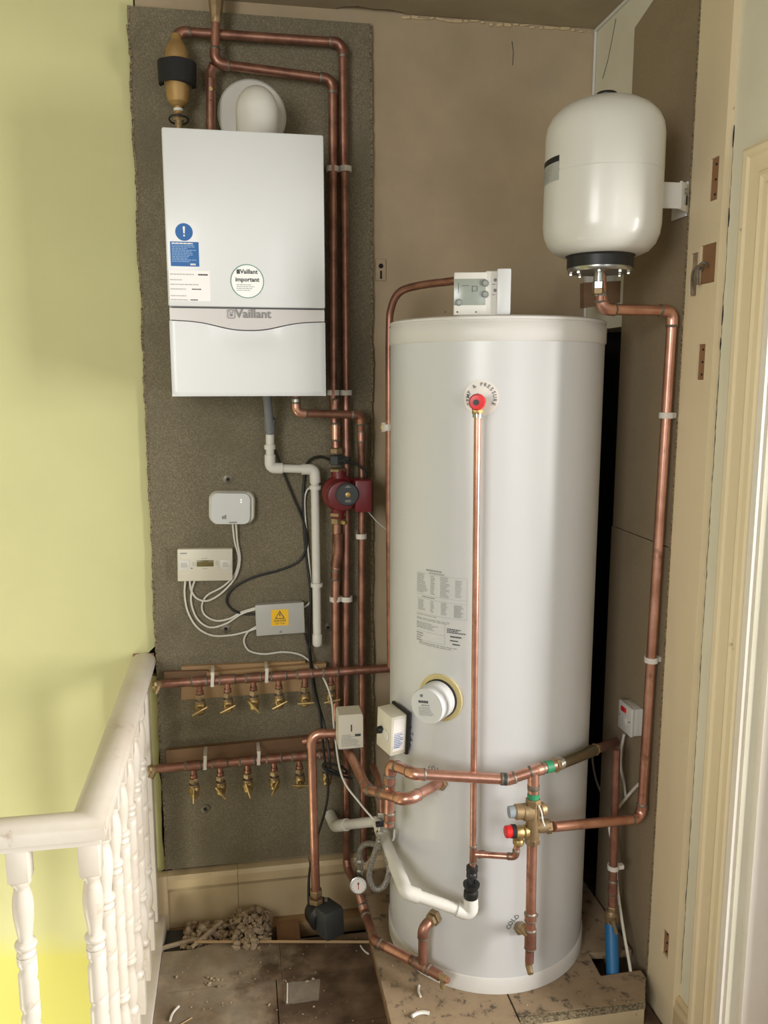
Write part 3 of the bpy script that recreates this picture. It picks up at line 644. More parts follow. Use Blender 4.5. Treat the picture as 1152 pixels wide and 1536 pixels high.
mb.m(brass).lathe([(.008, 0), (.010, .01), (.006, .02)], pt(513, 783, 2.675), Vector((.6, -.8, 0)), 8)
mb.build('valve_union', pu)
# pipe below the pump
t = thing('copper_pipe', 'copper riser below the pump with brown soldered couplings', 'pipe', pt(503, 1080), 'copper heating pipes')
pipe(t, [pt(505, 785, 2.70), pt(503, 900, 2.715), pt(504, 1080, 2.715)], r28, M=copper, elbows=False)
MB().m(copperd).tube([pt(506, 800, 2.70), pt(507, 825, 2.703), pt(503, 850, 2.71)], .0165, 14).build('offset_coupler', t)
coupler(t, pt(503, 862, 2.71), UZ, r28, .03)

# separator
t = thing('air_separator', 'ochre brass air separator with a black foam band at the top left', 'separator', pt(268, 180, 2.69))
ax = (pt(265, 60, 2.69)-pt(268, 160, 2.69)); u0 = pt(268, 180, 2.69); h = lambda py: (pt(266, py, 2.69)-u0).dot(ax.normalized())
prof = [(.012, h(172)), (.012, h(160)), (.017, h(159)), (.021, h(157)), (.029, h(154)), (.033, h(146)), (.036, h(135)), (.036, h(110)), (.034, h(98)), (.0345, h(88)), (.033, h(78)), (.028, h(70)), (.021, h(64)), (.016, h(60)), (.015, h(52))]
MB().m(brasst).lathe(prof, u0, ax, 24).build('body', t)
# foam band as an open C wrapped round the body
uu, vv, aa = frame(ax); mb = MB().m(rubber); n = 26; vs = []
for i in range(n+1):
    a = math.radians(-200+220*i/n); d = Vector((math.cos(a), math.sin(a), 0))
    for r_, hh in ((.040, h(128)-.004*math.cos(a)), (.052, h(128)), (.054, h(95)), (.041, h(92))): vs.append(u0+aa*hh+d*r_*(1.05 if abs(math.cos(a)) > .7 else 1))
mb.add(vs, [(i*4+j, i*4+(j+1) % 4, (i+1)*4+(j+1) % 4, (i+1)*4+j) for i in range(n) for j in range(4)]+[(0, 1, 2, 3), (n*4, n*4+1, n*4+2, n*4+3)])
mb.build('foam_band', t)
mb = MB().m(lidm).cyl(u0+aa*h(167), u0+aa*h(163), .014, 16); mb.m(brassd); nut(mb, u0+aa*h(176), aa, .017, .02); mb.cyl(u0+aa*h(196), u0+aa*h(172), .0115, 14); mb.build('lower_union', t)
mb = MB().m(bcable).tube(spline([u0+Vector((-.028*math.cos(a), -.026*math.sin(a)-.004, h(180)+.006*math.sin(a))) for a in [k*math.pi/5 for k in range(11)]], 4), .0028, 6); mb.build('cable_tie', t)

# pipe clips beside the boiler
for px, py, lab in ((499, 254, 'upper white clip on the inner riser beside the boiler'), (518, 254, 'upper white clip on the outer riser beside the boiler'),
                    (500, 589, 'white clip on the inner riser level with the boiler bottom'), (519, 589, 'white clip on the outer riser level with the boiler bottom'),
                    (503, 898, 'white clip on the left riser below the pump'), (520, 898, 'white clip on the middle riser below the pump')):
    clip(pt(px, py, 2.722), UZ, .0155, (0, 1, 0), BF-2.722, lab)
clip(pt(542, 804, 2.703), UZ, .0145, (0, 1, 0), BF-2.703, 'single white clip on the right riser just below the pump')

# condensate pipe
cw = .0148
t = thing('condensate_pipe', 'white plastic condensate pipe with a grey top under the boiler', 'pipe', pt(476, 970, 2.70))
MB().m(greyp).tube(fillet([pt(400, 590, 2.66), pt(402, 612, 2.67), pt(405, 650, 2.70)], .05)[0], .0145, 14).build('grey_spigot', t)
MB().m(greyp).cyl(pt(404.5, 628, 2.69), pt(405, 646, 2.70), .0175, 16).build('grey_collar', t)
pts = [pt(405, 640, 2.70), pt(405, 702, 2.70), pt(472, 704, 2.70), pt(476, 968, 2.70)]
MB().m(plas).tube(fillet(pts, .014)[0], cw*.93, 16).build('pipe_length', t)
def sleeve(parent, a, b, r, M=plas, name='sleeve'): MB().m(M).lathe([(r*.96, 0), (r, .001), (r, (b-a).length-.001), (r*.96, (b-a).length)], a, b-a, 18).build(name, parent)
def pelbow(parent, a, c, b, r, M=plas):
    MB().m(M).tube(fillet([a, c, b], r*.9)[0], r, 18).build('elbow', parent)
pelbow(t, pt(405, 682, 2.70), pt(405, 702, 2.70), pt(424, 702.5, 2.70), .0178); pelbow(t, pt(452, 704, 2.70), pt(472, 704, 2.70), pt(473, 724, 2.70), .0178)
sleeve(t, pt(404.7, 667, 2.70), pt(405, 674, 2.70), .0185); sleeve(t, pt(476, 951, 2.70), pt(476, 966, 2.70), .0165)
MB().m(plas).lathe([(.0165, 0), (.015, .006), (.009, .011), (.001, .013)], pt(476, 965, 2.70), -UZ, 18).build('end_cap', t)
for px, py, lab in ((473, 731, 'white collar clip high on the condensate pipe'), (475, 877, 'white collar clip halfway down the condensate pipe')):
    clip(pt(px, py, 2.70), UZ, .0155, (0, 1, 0), BF-2.70, lab, w=.013, M=plas)

# receiver box
c = pt(348, 761, 2.742)
t = thing('wireless_receiver', 'white rounded receiver box with two small lights on the chipboard', 'receiver', c)
Rr = Matrix.Rotation(math.radians(2), 3, 'Y')
def rounded(w, h, r, n=6):
    out = []
    for cx, cz, a0 in ((w/2-r, h/2-r, 0), (-w/2+r, h/2-r, 90), (-w/2+r, -h/2+r, 180), (w/2-r, -h/2+r, 270)):
        out += [(cx+r*math.cos(math.radians(a0+90*k/n)), cz+r*math.sin(math.radians(a0+90*k/n))) for k in range(n+1)]
    return out
def pillow(mb, c, w, h, r, y0, y1, steps=((0, 1), (.6, 1), (.85, .975), (1, .93))):
    vs = []; N = 0
    for f, s in steps:
        ring = rounded(w*s, h*s, r*s); N = len(ring); y = y0+(y1-y0)*f
        vs += [Vector(c)+Rr@Vector((a, 0, b))+NY*y for a, b in ring]
    K = len(steps); mb.add(vs, [(i*N+k, i*N+(k+1) % N, (i+1)*N+(k+1) % N, (i+1)*N+k) for i in range(K-1) for k in range(N)]+[tuple(range(N)), tuple((K-1)*N+k for k in range(N))])
mb = MB().m(plas); pillow(mb, c, .150, .108, .028, -.018, .014); mb.build('back_shell', t, ang=.9)
mb = MB().m(white); pillow(mb, c+Vector((-.004, 0, -.001)), .128, .104, .022, .010, .026, ((0, 1), (.6, 1), (.9, .985), (1, .96))); mb.build('front_cover', t, ang=.5)
mb = MB().m(ledm); 
for dz in (.028, .020): mb.cyl(c+NY*.026+UX*.030+UZ*dz, c+NY*.0268+UX*.030+UZ*dz, .0018, 8)
mb.build('status_light', t)
mb = MB().m(logog)
for k in range(3): mb.poly([(-.007+.005*k, -.006), (-.003+.005*k, -.006), (-.003+.005*k, .004+.002*k), (-.007+.005*k, .003+.002*k)], c+NY*.0264+UX*-.026-UZ*.028, UX, UZ)
printed_lines(mb, c+NY*.0264-UZ*.043-UX*.011, UX, UZ, .034, .006, 1, lh=.7, seed=41); mb.build('printed_mark', t, smooth=False)
# programmer
c = pt(308, 846, 2.745)
t = thing('heating_programmer', 'cream rectangular heating programmer with a small dark display', 'programmer', c)
R2 = Matrix.Rotation(math.radians(1.5), 3, 'Y')
MB().m(plasc).box(c, (.178, .034, .108), R2, .003).build('case', t)
fr = c+NY*.0175; q = lambda a, b: fr+R2@Vector((a, 0, b))
MB().m(lcd).box(q(.0, .006), (.054, .002, .021), R2, .0005).build('display', t)
for sx in (-1, 1):
    fp = MB().m(plas).box(q(sx*.0675, .001), (.036, .002, .034), R2, .0008).build('button_flap', t)
    mb = MB().m(inkg); printed_lines(mb, q(sx*.0675-.011, .009)+NY*.0013, UX, UZ, .024, .016, 4, lh=.4, seed=31+sx); mb.build('flap_print', fp, smooth=False)
mb = MB().m(inkg); printed_lines(mb, q(-.080, .043), UX, UZ, .026, .006, 1, lh=.7, seed=42); printed_lines(mb, q(-.041, .011), UX, UZ, .011, .014, 4, lh=.35, seed=51); printed_lines(mb, q(.034, .014), UX, UZ, .011, .014, 4, lh=.35, seed=52); printed_lines(mb, q(-.012, .024), UX, UZ, .022, .004, 1, seed=53); printed_lines(mb, q(-.008, -.010), UX, UZ, .016, .004, 1, seed=54); mb.m(black).cyl(q(-.043, -.010), q(-.043, -.010)+NY*.001, .002, 8); mb.build('printing', t, smooth=False)
MB().m(plas).cyl(q(.041, -.008), q(.041, -.008)+NY*.003, .0035, 12).build('button', t)
# junction box
c = pt(420, 927, 2.735)
t = thing('junction_box', 'grey metal junction box with a yellow danger label', 'junction box', c)
R3 = Matrix.Rotation(math.radians(-1.2), 3, 'Y')
MB().m(boxg).box(c+Vector((0, .012, 0)), (.160, .036, .104), R3, .003).build('box_body', t)
MB().m(boxg).box(c+NY*.010, (.163, .010, .107), R3, .002).build('lid', t)
cc = c+NY*.0154+UX*-.001+UZ*.006; MB().m(yel).poly([(-.029, -.028), (.029, -.028), (.029, .028), (-.029, .028)], cc, UX, UZ, .0004).build('warning_label', t, smooth=False)
q = cc+NY*.0003; mb = MB().m(ink)
T1 = [(-.017, -.004), (.017, -.004), (0, .0245)]; T2 = [(-.0125, -.0015), (.0125, -.0015), (0, .0195)]
mb.add([q+UX*a+UZ*b for a, b in T1+T2], [(0, 1, 4, 3), (1, 2, 5, 4), (2, 0, 3, 5)])
mb.poly([(-.001, .015), (.0025, .015), (.001, .009), (.003, .0085), (-.0005, .001), (.0004, .0065), (-.0028, .007)], q, UX, UZ)
mb.text('DANGER', q-UZ*.011, UX, UZ, .0105, .01); mb.text('230 Volts', q-UZ*.0205, UX, UZ, .0085, .0); mb.build('warning_print', t, smooth=False)
MB().m(steel).cyl(c+NY*.015-UZ*.044, c+NY*.018-UZ*.044, .0032, 10).build('screw', t)

# cables on the board
def cp(L, Y=2.752): return [pt(x, y, Y if len(r) == 0 else r[0]) for x, y, *r in L]
wr_ = .0033; G1 = 'white control cables on the chipboard'
cable('white_cable', cp([(349, 786, 2.74), (352, 812), (358, 838), (352, 862), (334, 880), (311, 893), (303, 908), (307, 922), (324, 931), (344, 928), (363, 918), (386, 911, 2.745)]), wr_, 'white cable looping from the receiver box into the junction box', group=G1)
cable('white_cable', cp([(354, 786, 2.74), (356, 812, 2.748), (360, 840, 2.748), (353, 866, 2.748), (333, 889, 2.746), (312, 901, 2.746), (296, 898, 2.748), (287, 886, 2.748), (284, 868, 2.742)]), wr_, 'white cable looping from the receiver box back to the programmer', group=G1)
cable('white_cable', cp([(293, 868, 2.742), (288, 884, 2.75), (287, 905, 2.75), (296, 928, 2.75), (315, 941, 2.75), (340, 935, 2.75), (362, 921, 2.748), (386, 913, 2.742)]), wr_, 'white cable from the programmer looping up into the junction box', group=G1)
cable('white_cable', cp([(278, 868, 2.742), (277, 892), (282, 918), (296, 941), (318, 953), (345, 953), (368, 948), (386, 942, 2.745)]), wr_, 'outermost white cable from the programmer to the junction box bottom', group=G1)
cable('white_cable', cp([(386, 939, 2.745), (372, 948), (366, 962), (374, 976), (396, 981), (425, 978), (450, 982), (467, 994, 2.74), (484, 1015, 2.68), (497, 1050, 2.62), (502, 1100, 2.55), (513, 1165, 2.5), (540, 1205, 2.45), (566, 1235, 2.4), (588, 1260, 2.3), (592, 1245, 2.28)]), wr_, 'white cable running from the junction box down past the pipe valves', group=G1)
cable('white_cable', cp([(456, 911, 2.745), (465, 903), (467, 885), (464, 845), (459, 790), (457, 752), (461, 735), (471, 729, 2.74)]), wr_, 'white cable rising from the junction box beside the condensate pipe', group=G1)
cable('black_cable', cp([(397, 588, 2.69), (397, 618, 2.735), (404, 650, 2.748), (422, 700, 2.748), (440, 745, 2.748), (456, 785, 2.748), (460, 818, 2.748), (448, 842), (420, 855), (380, 866), (350, 882), (340, 900), (348, 914), (365, 921), (384, 921, 2.748)]), .0042, 'black cable curling from under the boiler to the junction box', M=bcable)
cable('black_cable', cp([(519, 690, 2.66), (500, 691, 2.68), (480, 685, 2.72), (462, 693, 2.745), (456, 720), (455, 770), (459, 830), (466, 890, 2.745), (464, 940, 2.742), (466, 985, 2.735), (474, 1040, 2.66), (487, 1090, 2.60), (494, 1135, 2.56), (497, 1165, 2.55)]), .0045, 'black pump cable dropping from the pump behind the upper pipe rail', M=bcable)
cable('black_cable', cp([(520, 692, 2.66), (535, 697, 2.66), (546, 705, 2.65), (549, 716, 2.64)]), .0045, 'short black cable looping into the top of the red pump', M=bcable)
cable('black_cable', cp([(458, 950, 2.742), (463, 975, 2.735), (470, 1030, 2.655), (480, 1075, 2.60), (486, 1130, 2.6), (492, 1178, 2.58), (488, 1215, 2.58), (474, 1262, 2.58), (464, 1310, 2.58), (463, 1360, 2.55), (466, 1385, 2.5)]), .0042, 'black cable hanging past the lower pipe rail to the floor pump', M=bcable)
cable('tied_cable', cp([(484, 1150, 2.545), (500, 1156, 2.535), (520, 1160, 2.54), (512, 1150, 2.53), (486, 1146, 2.535), (492, 1158, 2.52), (528, 1168, 2.54)]), .0045, 'black cable knotted under the left white valve actuator', M=bcable)
cable('grey_cable', cp([(550, 765, 2.66), (566, 783, 2.64), (584, 798, 2.62)]), .002, 'thin grey cable slanting from the pump behind the cylinder', M=boxg)

# ================================================================== MANIFOLDS
def manifold(label, P0, P1, Y, xs, y_of, levers, group, tail, boards):
    t = thing('pipe_manifold', label, 'pipe manifold', P(P0[0], P0[1], Y), group)
    a = P(P0[0], P0[1], Y); b = P(P1[0], P1[1], Y)
    MB().m(copperd).tube([a, a.lerp(b, .5), b], .0145, 14).build('pipe_length', t)
    ax = (b-a).normalized()
    for i, x in enumerate(xs):
        p = P(x, y_of(x), Y)
        coupler(t, a+ax*((p-a).dot(ax)), ax, .0145, .046, name='tee')
    # drain end on the left
    mb = MB().m(brassd).tube([a+ax*.02, a-ax*.02], .0125, 12); mb.tube([a-ax*.008, a-ax*.022-UZ*.026-UY*.01], .010, 12); mb.lathe([(.013, 0), (.016, .006), (.012, .014)], a-ax*.016, -ax, 8); mb.build('drain_end', t)
    first = None
    for i, x in enumerate(xs):
        p = P(x, y_of(x), Y); p = a+ax*((p-a).dot(ax))
        mb = MB().m(copperd).cyl((0, 0, -.008), (0, 0, -.034), .0095, 14); mb.cyl((0, 0, -.032), (0, 0, -.042), .012, 14)
        mb.m(brassd); nut(mb, (0, 0, -.052), UZ, .0155, .016); mb.m(solder).cyl((0, 0, -.06), (0, 0, -.07), .0115, 14)
        mb.m(brassd).cyl((0, 0, -.066), (0, 0, -.074), .0165, 12); mb.m(brass).lathe([(.014, 0), (.019, .006), (.0195, .016), (.015, .026), (.016, .034), (.010, .042)], (0, 0, -.072), -UZ, 10)
        mb.m(brassd).lathe([(.009, 0), (.009, .018), (.006, .022)], (0, 0, -.088), NY, 8)
        mb.m(brass).lathe([(.0095, 0), (.0075, .012), (.004, .016)], (0, 0, -.088)+NY*.018 if 0 else Vector((0, -.018, -.088)), NY, 8)
        if first is None:
            v = mb.build('valve', t, origin=(0, 0, 0)); first = v
        else: v = bpy.data.objects.new('valve', first.data); COL.objects.link(v); v.parent = t
        v.location = p-ORG[t.name]
        an = math.radians(levers[i]); d = Vector((math.cos(an), 0, math.sin(an)))
        L = MB().m(brass); c = Vector((0, -.034, -.090)); L.tube([c-d*.028, c-d*.008, c+d*.008, c+d*.028], [.0032, .0045, .0045, .0032], 8)
        lo = L.build('lever_handle', v, origin=(0, 0, 0)); lo.location = (0, 0, 0)
    return t
UY = Vector((0, 1, 0))
wb = lambda *a: None
# timber behind upper rail
def plank(name, quad, y0, y1, M, label, cat='batten'):
    F = [P(px, py, y0) for px, py in quad]; w = Vector((0, y1-y0, 0))
    return tag(MB().m(M).add(F+[p+w for p in F], [(0, 1, 2, 3), (4, 7, 6, 5)]+[(i, 4+i, 4+(i+1) % 4, (i+1) % 4) for i in range(4)]).build(name, smooth=False), label, cat)
plank('timber_plank', [(272, 1050), (272, 1000), (458, 992), (458, 1036)], 2.744, 2.761, rawwoodh, 'tan plank fixed to the chipboard behind the upper pipe rail', 'plank')
plank('timber_batten', [(310, 1020), (310, 1009), (489, 995), (489, 1008)], 2.722, 2.744, rawwoodh, 'pale narrow batten on top of the plank behind the upper pipe rail')
plank('timber_batten', [(246, 1018), (246, 1008), (312, 1006), (312, 1014)], 2.730, 2.744, redwood, 'reddish stub of batten at the left end of the upper pipe rail')
plank('timber_plank', [(250, 1152), (249, 1126), (500, 1102), (500, 1130)], 2.740, 2.761, redwood, 'red brown plank fixed to the chipboard behind the lower pipe rail', 'plank')
GM = 'copper manifolds with brass valves'
manifold('upper copper manifold with six brass drain valves on the chipboard', (243, 1026), (586, 1002), 2.672, [299, 341, 380, 418, 457, 496], lambda x: 1026-(x-243)*.07, [28, 25, -50, 25, 0, 8], GM, None, None)
manifold('lower copper manifold with six brass drain valves above the skirting', (236, 1153), (500, 1130), 2.672, [290, 330, 371, 411, 449, 490], lambda x: 1153-(x-236)*.087, [88, -55, -75, 68, -5, 90], GM, None, None)
def clipv(px, py, lab, Y=2.672):
    p = P(px, py, Y); mb = MB().m(clipm)
    mb.box(p+NY*.019+UZ*.004, (.011, .005, .050), Matrix.Rotation(.06, 3, 'Y'), .001); mb.box(p+UZ*.022+Vector((0, .022, 0)), (.011, .078, .006), None, .001); mb.box(p-UZ*.018-Vector((0, .004, 0)), (.011, .03, .006), None, .001)
    tag(mb.build('pipe_clip'), lab, 'clip', 'white pipe clips')
clipv(319, 1018, 'left white clip on the upper manifold'); clipv(400, 1012, 'right white clip on the upper manifold')
clipv(308, 1142, 'left white clip on the lower manifold'); clipv(388, 1135, 'right white clip on the lower manifold, knocked askew')

# ================================================================== CYLINDER
cyl = thing('hot_water_cylinder', 'tall white unvented hot water cylinder on the chipboard platform', 'water cylinder', (TX, TY, TZ0))
O3 = Vector((TX, TY, 0))
MB().m(tankm).lathe([(TR, TZ0+.045), (TR, TZ1-.062)], O3, UZ, 96).build('body', cyl)
MB().m(lidm).lathe([(TR+.0035, TZ0), (TR+.0035, TZ0+.046), (TR+.001, TZ0+.05)], O3, UZ, 96).build('base_band', cyl)
MB().m(lidm).lathe([(TR+.001, TZ1-.066), (TR+.004, TZ1-.062), (TR+.004, TZ1-.020), (TR+.001, TZ1-.016), (TR-.001, TZ1-.012), (TR+.003, TZ1-.010), (TR+.003, TZ1-.004), (TR-.004, TZ1), (.001, TZ1+.004)], O3, UZ, 96).build('top_lid', cyl)
mb = MB().m(ink)
for px in (668, 686, 714):
    p = PC(px, 468, .0035); mb.cyl(p, p+NC(p)*.001, .0022, 8)
mb.build('lid_rivet', cyl)
def wrap(px, py, eps=.0008):
    p0 = PC(px, py, 0); th = math.atan2(p0.x-TX, TY-p0.y)
    def f(u, v):
        a = th+u/TR; return Vector((TX+(TR+eps)*math.sin(a), TY-(TR+eps)*math.cos(a), p0.z+v))
    return f
def arc_text(mb, s, f, R, a0, a1, size, bold=.01):
    n = len(s)
    for i, ch in enumerate(s):
        if ch == ' ': continue
        a = math.radians(a0+(a1-a0)*i/(n-1)); cx, cz = R*math.cos(a), R*math.sin(a); rt = a-math.pi/2; ca, sa = math.cos(rt), math.sin(rt)
        mb.text(ch, None, None, None, size, bold, fn=lambda x, y: f(cx+x*ca-y*sa, cz+x*sa+y*ca))
# temp & pressure disc
f = wrap(722, 597, .0006); d = MB().m(paper); n = 32
d.add([f(.047*math.cos(2*math.pi*k/n), .047*math.sin(2*math.pi*k/n)) for k in range(n)]+[f(0, 0)], [(k, (k+1) % n, n) for k in range(n)])
dd = d.build('round_label', cyl, smooth=False)
f2 = wrap(722, 597, .0012); mb = MB().m(ink); arc_text(mb, 'TEMP & PRESSURE', f2, .035, 205, -25, .0135); mb.build('curved_lettering', dd, smooth=False)
mb = MB().m(ink); arc_text(mb, 'COLD FEED', wrap(787, 1394, .0008), .050, 165, 45, .019, .005); mb.build('curved_lettering', cyl, smooth=False)
mb = MB().m(ink); arc_text(mb, 'COIL', wrap(653, 1172, .0008), .038, 120, 60, .018, .005); mb.build('curved_lettering', cyl, smooth=False)
mb = MB().m(ink); arc_text(mb, 'THERMOSTAT', wrap(603, 1094, .0008), .052, 150, -35, .018, .005); mb.build('curved_lettering', cyl, smooth=False)
# data print
f3 = wrap(626, 850, .0008); mb = MB().m(inkg); dw_, dh_ = .165, .235
def blk(x, y, w, h, n, seed, lh=.4): printed_lines(mb, None, None, None, w, h, n, lh=lh, seed=seed, wrap=lambda a, b: f3(x+a, -y+b))
blk(.035, .0, .08, .006, 1, 1, .7); blk(.045, .008, .05, .004, 1, 2, .7)
blk(.0, .016, .040, .055, 11, 3); blk(.05, .016, .016, .055, 11, 4); blk(.082, .016, .030, .058, 14, 5); blk(.128, .02, .020, .05, 12, 6)
blk(.02, .079, .06, .004, 1, 7, .7)
blk(.005, .09, .03, .032, 8, 8); blk(.05, .088, .014, .034, 9, 9); blk(.085, .088, .022, .036, 10, 10); blk(.125, .09, .028, .036, 11, 11, .55)
blk(.0, .132, .09, .004, 1, 12); blk(.0, .142, .16, .008, 2, 13); blk(.0, .155, .085, .02, 5, 14); blk(.0, .185, .025, .028, 4, 15)
mb.m(ink); blk(.105, .158, .055, .014, 3, 16, .6); blk(.115, .178, .04, .006, 1, 17, .7); blk(.115, .190, .035, .005, 1, 18, .7); blk(.122, .20, .025, .005, 1, 19, .7)
mb.m(inkg); blk(.01, .212, .13, .010, 2, 20)
def ln(x0_, y0_, x1_, y1_, w=.0007):
    k = 8; dx, dy = x1_-x0_, y1_-y0_; L = math.hypot(dx, dy); nx_, ny_ = -dy/L*w/2, dx/L*w/2
    for i in range(k):
        a, b = i/k, (i+1)/k; mb.add([f3(x0_+dx*s+o*nx_, -(y0_+dy*s+o*ny_)) for s, o in ((a, -1), (b, -1), (b, 1), (a, 1))], [(0, 1, 2, 3)])
mb.m(inkl)
for y in (.014, .076, .086, .13): ln(0, y, .162, y)
ln(.0, .182, .098, .182); ln(.0, .208, .098, .208); ln(.098, .152, .098, .208); ln(.162, .014, .162, .13)
mb.build('printed_data', cyl, smooth=False)
# immersion heater
p = PC(661, 1046); nv = NC(p); im = thing('immersion_heater_cover', 'round white immersion heater cap low on the front of the cylinder', 'heater cap', p)
MB().m(foamy).lathe([(.068, -.004), (.068, .003), (.052, .005), (.052, -.004)], p, nv, 36).build('foam_ring', im)
MB().m(rubber).lathe([(.0535, -.004), (.055, .012), (.052, .014)], p, nv, 32).build('seal', im)
MB().m(white).lathe([(.0515, .006), (.0525, .010), (.0510, .074), (.049, .078), (.0005, .079)], p, nv, 40).build('cap', im)
fu = UZ.cross(nv).normalized()*1; fc = p+nv*.0795; Rt = math.radians(8); u1 = fu*math.cos(Rt)+UZ*math.sin(Rt); v1 = UZ*math.cos(Rt)-fu*math.sin(Rt)
mb = MB().m(ink); printed_lines(mb, fc+v1*.017-u1*.024, u1, v1, .05, .009, 1, lh=.75, seed=43); mb.m(inkg); printed_lines(mb, fc+v1*.006-u1*.016, u1, v1, .034, .006, 1, lh=.6, seed=44)
printed_lines(mb, fc-u1*.026-v1*.001, u1, v1, .052, .026, 6, lh=.4, seed=71); mb.m(greyp).cyl(fc+v1*.030-u1*.012, fc+v1*.030-u1*.012+nv*.002, .004, 10); mb.build('cap_print', im, smooth=False)
# cylinder thermostat
nt_ = Vector((-.94, -.34, 0)).normalized(); tt = Vector((nt_.y, -nt_.x, 0)); tt = tt if tt.y < 0 else -tt
sp0 = P(604, 1094, 2.255); base_p = Vector((TX, TY, sp0.z))+nt_*(TR+.012)
th = thing('cylinder_thermostat', 'cream thermostat box with black knob on the left side of the cylinder', 'thermostat', base_p)
Rm = Matrix((nt_, tt, UZ)).transposed(); Rm = Rm@Matrix.Rotation(math.radians(-4), 3, 'X')
MB().m(black).box(base_p+nt_*.002, (.010, .092, .132), Rm, .002).build('back_plate', th)
MB().m(plasc).box(base_p+nt_*.032, (.052, .084, .122), Rm, .004).build('cover', th)
mb = MB().m(black).lathe([(.011, 0), (.011, .01), (.008, .014)], base_p+nt_*.058-tt*.012+UZ*.002, nt_, 14); mb.box(base_p+nt_*.074-tt*.012+UZ*.002, (.006, .004, .018)); mb.build('adjusting_knob', th)
MB().m(plas).lathe([(.017, 0), (.017, .003), (.015, .004)], base_p+nt_*.058+tt*.014-UZ*.006, nt_, 20).build('dial', th)
lb = MB().m(paper).box(base_p+nt_*.032+tt*.0425, (.038, .0008, .10), Rm).build('side_label', th, smooth=False)
mb = MB().m(blue); o_ = base_p+nt_*.032+tt*.0433; printed_lines(mb, o_+nt_*.016+UZ*.045, -nt_, UZ, .03, .085, 16, lh=.45, seed=81); mb.build('label_print', lb, smooth=False)
MB().m(brassd).cyl(Vector((TX, TY, sp0.z))+nt_*(TR-.005), Vector((TX, TY, sp0.z))+nt_*(TR+.012), .02, 14).build('pocket_nut', th)

# controller on top of the cylinder
cz = P(705, 430, 2.14).z; ct = P(705, 432, 2.14)
tc = thing('cylinder_controller', 'white digital heating controller standing on top of the cylinder', 'controller', (ct.x, ct.y, TZ1))
ra = math.radians(-14); Rc = Matrix.Rotation(ra, 3, 'Z'); U1 = Rc@UX; N1 = Rc@NY
zb0 = TZ1+.001; H = .108
def cb(u, n_, z): return Vector((ct.x, ct.y, 0))+U1*u+N1*n_+UZ*z
MB().m(plas).box(cb(.0, 0, zb0+H/2), (.084, .030, H), Rc, .003).build('face_unit', tc)
MB().m(lcdg).box(cb(-.001, .0155, zb0+.058), (.082, .0025, .066), Rc, .001).build('display_window', tc)
mb = MB().m(ink)
for a, b, w_, h_ in ((-.030, .068, .001, .026), (.012, .072, .012, .001), (.018, .066, .001, .012), (.006, .066, .001, .016), (.012, .060, .008, .001), (-.012, .074, .018, .001)): mb.box(cb(a, .0172, zb0+b), (w_, .0005, h_), Rc)
mb.build('display_mark', tc, smooth=False)
for a, b in ((.038, .080), (.038, .052), (-.029, .032)):
    bt = MB().m(greyp).lathe([(.0088, 0), (.0088, .003), (.0065, .004)], cb(a, .0165, zb0+b), N1, 16).build('button', tc)
    MB().m(lcdg).lathe([(.006, 0), (.005, .001)], cb(a, .0205, zb0+b), N1, 14).build('button_cap', bt)
Rc2 = Matrix.Rotation(math.radians(10), 3, 'Z')
MB().m(plas).box(cb(.056, -.010, zb0+H/2+.001), (.034, .046, H+.004), Rc, .003).build('side_unit', tc)
MB().m(white).box(cb(.086, -.006, zb0+H/2+.004), (.036, .056, H+.008), Rc, .004).build('end_cover', tc)
mb = MB().m(greyp)
for b in (.088, .062): mb.lathe([(.005, 0), (.004, .001)], cb(.064, .0125, zb0+b), N1, 8); printed_lines(mb, cb(.056, .0133, zb0+b-.009), U1, UZ, .010, .004, 1, seed=5)
mb.build('switch_mark', tc)

# bent copper pipe rising behind the cylinder
t = thing('copper_pipe', 'slim bent copper pipe curving over from the controller and down the cylinder back left', 'pipe', P(585, 1000, 2.50), 'slim copper pipes')
pb = [P(700, 418, 2.33), P(676, 422, 2.36), P(630, 428, 2.45), P(600, 438, 2.50), P(587, 462, 2.53), P(584, 500, 2.54), P(584, 640, 2.54), P(584, 770, 2.54), P(586, 1000, 2.54)]
MB().m(copperd).tube(spline(pb, 6), .0115, 12).build('pipe_length', t)
p = P(582, 641, 2.54); mb = MB().m(clipm).lathe([(.0165, -.010), (.0165, .010)], p, UZ, 16); mb.box(p+Vector((-.008, .012, 0)), (.02, .02, .03), None, .002); mb.m(foamy).tube([p+Vector((-.012, 0, 0)), P(577, 641, 2.66), P(576, 641, 2.77)], .011, 10)
tag(mb.build('pipe_clip'), 'cream stand-off clip on the bent pipe behind the cylinder', 'clip')

# T&P valve and discharge
YD = 2.035
tp = thing('relief_valve', 'red-capped temperature relief valve high on the cylinder front', 'valve', P(716, 604, YD))
c0 = PC(722, 601); c1 = P(716, 603, YD)
MB().m(brass).tube([c0, c1], .013, 14).build('valve_body', tp)
mb = MB().m(brass); nut(mb, P(716, 616, YD), UZ, .014, .018); mb.cyl(P(716, 624, YD), P(716, 604, YD), .0115, 12); mb.m(steel).cyl(P(716.2, 626, YD), P(716.2, 620, YD), .0125, 12); mb.build('outlet_union', tp)
d1 = (c1-c0).normalized(); cap = MB().m(red).lathe([(.019, -.012), (.0215, -.006), (.0215, .012), (.018, .018), (.006, .019)], c1, (d1+Vector((0, -.25, .0))).normalized(), 12).build('red_cap', tp)
MB().m(black).lathe([(.0075, 0), (.0075, .002)], c1+d1*.0195, d1, 14).build('cap_centre', cap)
r15 = .0088
t = thing('discharge_pipe', 'long thin bright copper discharge pipe down the front of the cylinder', 'pipe', P(709, 1305, YD))
a = P(716.3, 618, YD); b = P(709, 1302, YD)
MB().m(copper).tube([a, a.lerp(b, .5), b], r15, 14).build('pipe_length', t)
